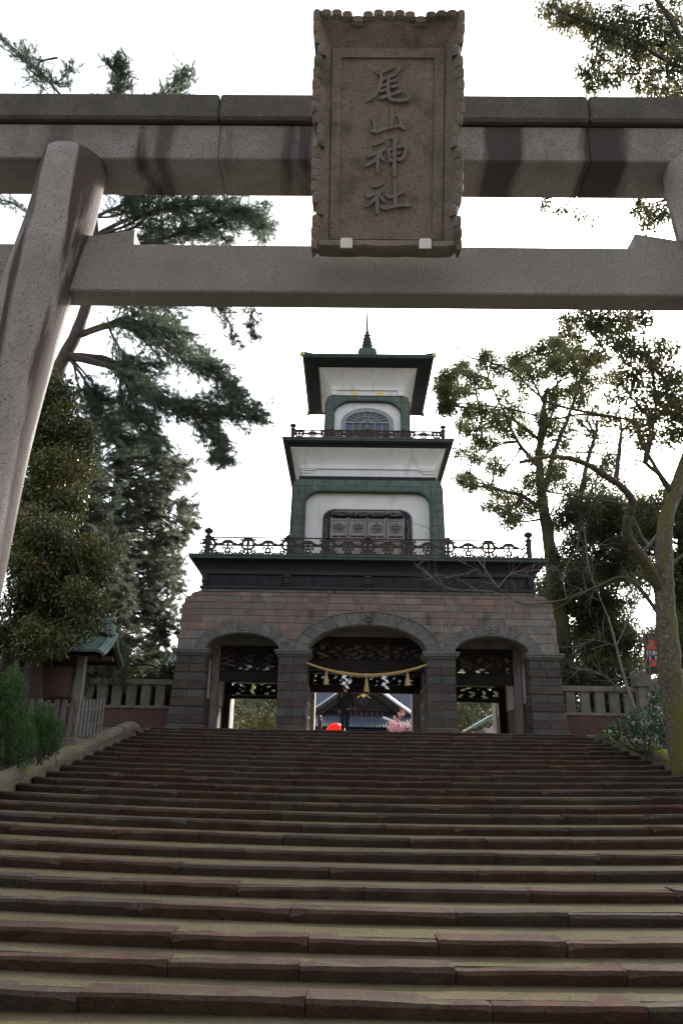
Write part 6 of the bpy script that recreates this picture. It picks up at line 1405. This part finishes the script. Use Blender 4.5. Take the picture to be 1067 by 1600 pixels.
# growth seen through the arches
def tree_at(label, x0, y0, blobs, leafm, n, L_, W_, cat='tree', name='court_tree', group='greenery beyond the arches'):
    T = thing(name, label, cat, (x0, y0, LAND), group); b = MB(); limb(b, smooth_path([np.array([x0, y0, LAND]), np.array([x0+0.1, y0, LAND+1.2]), np.array(blobs[0][0])], 5), 0.16, 0.05, 8)
    for c_, r in blobs[1:]: b.tube(smooth_path([np.array([x0, y0, LAND+1.0]), (np.array([x0, y0, LAND+1.5])+np.array(c_))/2, np.array(c_)], 4), list(np.linspace(0.07, 0.02, 9)), 5)
    b.build('trunk', M['bark_dark'], T)
    C, D, sh = leaves_for([(np.array(c_), r) for c_, r in blobs], n, 0.2, 5, 0.9, 0.2); leaf_mesh('crown', M[leafm], T, C, D, L_*rng.uniform(0.7, 1.2, len(C)), W_, sh)
tree_at('sunlit yellow green bush tree seen through the left arch', -5.2, 47, [((-5.3, 47, 5.6), 1.1), ((-6.4, 47.5, 5.2), 1.0), ((-4.2, 47, 5.1), 1.0), ((-5.2, 46.6, 4.6), 1.2), ((-3.4, 47.4, 5.7), 0.9), ((-6.8, 47, 6.3), 1.0), ((-4.6, 47.4, 6.6), 1.1), ((-3.2, 47, 4.6), 0.9), ((-5.6, 47.4, 7.2), 1.1), ((-4.0, 47.8, 7.2), 0.9)], 'leaf_sunny', 330, 0.13, 0.065)
tree_at('olive tree above the pale green roof seen through the right arch', 9.3, 58, [((8.0, 58, 7.4), 1.4), ((9.6, 58.5, 7.9), 1.5), ((7.0, 58, 6.2), 1.4), ((10.6, 58, 7.0), 1.4), ((8.6, 57.5, 6.0), 1.4), ((6.4, 58.4, 7.8), 1.3), ((9.0, 58.5, 9.0), 1.5), ((11.5, 58.5, 8.4), 1.5), ((6.6, 58, 5.0), 1.2), ((7.4, 58.6, 9.0), 1.3)], 'leaf_sunny', 200, 0.16, 0.08)
# plum in blossom before the hall
T = thing('plum_tree', 'pink blossoming plum tree in front of the hall seen through the central arch', 'tree', (4.2, 52.0, LAND), None)
bb = MB(); tips = []
limb(bb, smooth_path([np.array([4.4, 52, 3.78]), np.array([4.3, 52, 4.4]), np.array([4.1, 52, 4.7])], 4), 0.10, 0.06, 7)
def plum(start, d, ln, r_, depth):
    n = 4; p_ = np.array(start, float); d = nrm(np.array(d, float)); pts = [p_]
    for i in range(n):
        d = nrm(d+rng.normal(0, 0.16, 3)); p_ = p_+d*ln/n; pts.append(p_)
        if depth: plum(p_, d*0.6+rng.normal(0, 0.6, 3)+np.array([0, 0, 0.25]), ln*0.6, r_*0.55, depth-1)
        if depth < 2: tips.extend([p_-d*ln/n*t for t in rng.uniform(0, 1, 3)])
    bb.tube(pts, list(np.linspace(r_, r_*0.4, len(pts))), 4)
for d in ((-0.95, 0, 0.35), (-0.5, 0.3, 0.6), (0.3, 0, 0.8), (0.8, 0.2, 0.5), (-0.8, -0.3, 0.15)): plum((4.15, 52, 4.6), d, 1.4, 0.045, 3)
bb.build('trunk', M['bark_dark'], T)
tp_ = np.array(tips); tp_ = tp_[rng.permutation(len(tp_))[:2600]]; C = np.repeat(tp_, 4, 0)+rng.normal(0, 0.035, (len(tp_)*4, 3)); leaf_mesh('blossom', M['blossom'], T, C, rng.normal(size=C.shape), 0.045, 0.042, rng.uniform(0, 1, len(C)))
# far dark wood behind the walls, and clumps of ground ivy on the banks

def mass(name, label, m, C, D, L_, W_, cat):
    o = leaf_mesh(name, m, {'_o': (0, 0, 0)}, C, D, L_, W_, rng.uniform(0, 1, len(C)), kind='stuff'); o['label'] = label; o['category'] = cat; return o
n = 14000
x = np.where(rng.random(n) < 0.5, rng.uniform(-14, CX-HALF-0.45, n), rng.uniform(CX+HALF+0.45, 15, n)); y = rng.uniform(9, 28, n)
z = np.array([side_h(a, c_) for a, c_ in zip(x, y)])
keep = np.sin(x*1.9+1)*np.sin(y*1.3)+rng.normal(0, 0.35, n) > -0.1
C = np.stack([x, y, z-0.01], 1)[keep]; D = rng.normal(size=C.shape)*np.array([1, 1, 0.3])+np.array([0, 0, 0.7])
mass('ground_cover', 'low ivy and weeds covering the banks beside the stairs', M['leaf_shrub'], C, D, rng.uniform(0.06, 0.16, len(C)), 0.06, 'ground cover')
for o in list(bpy.data.objects):
    if '_o' in o: del o['_o']
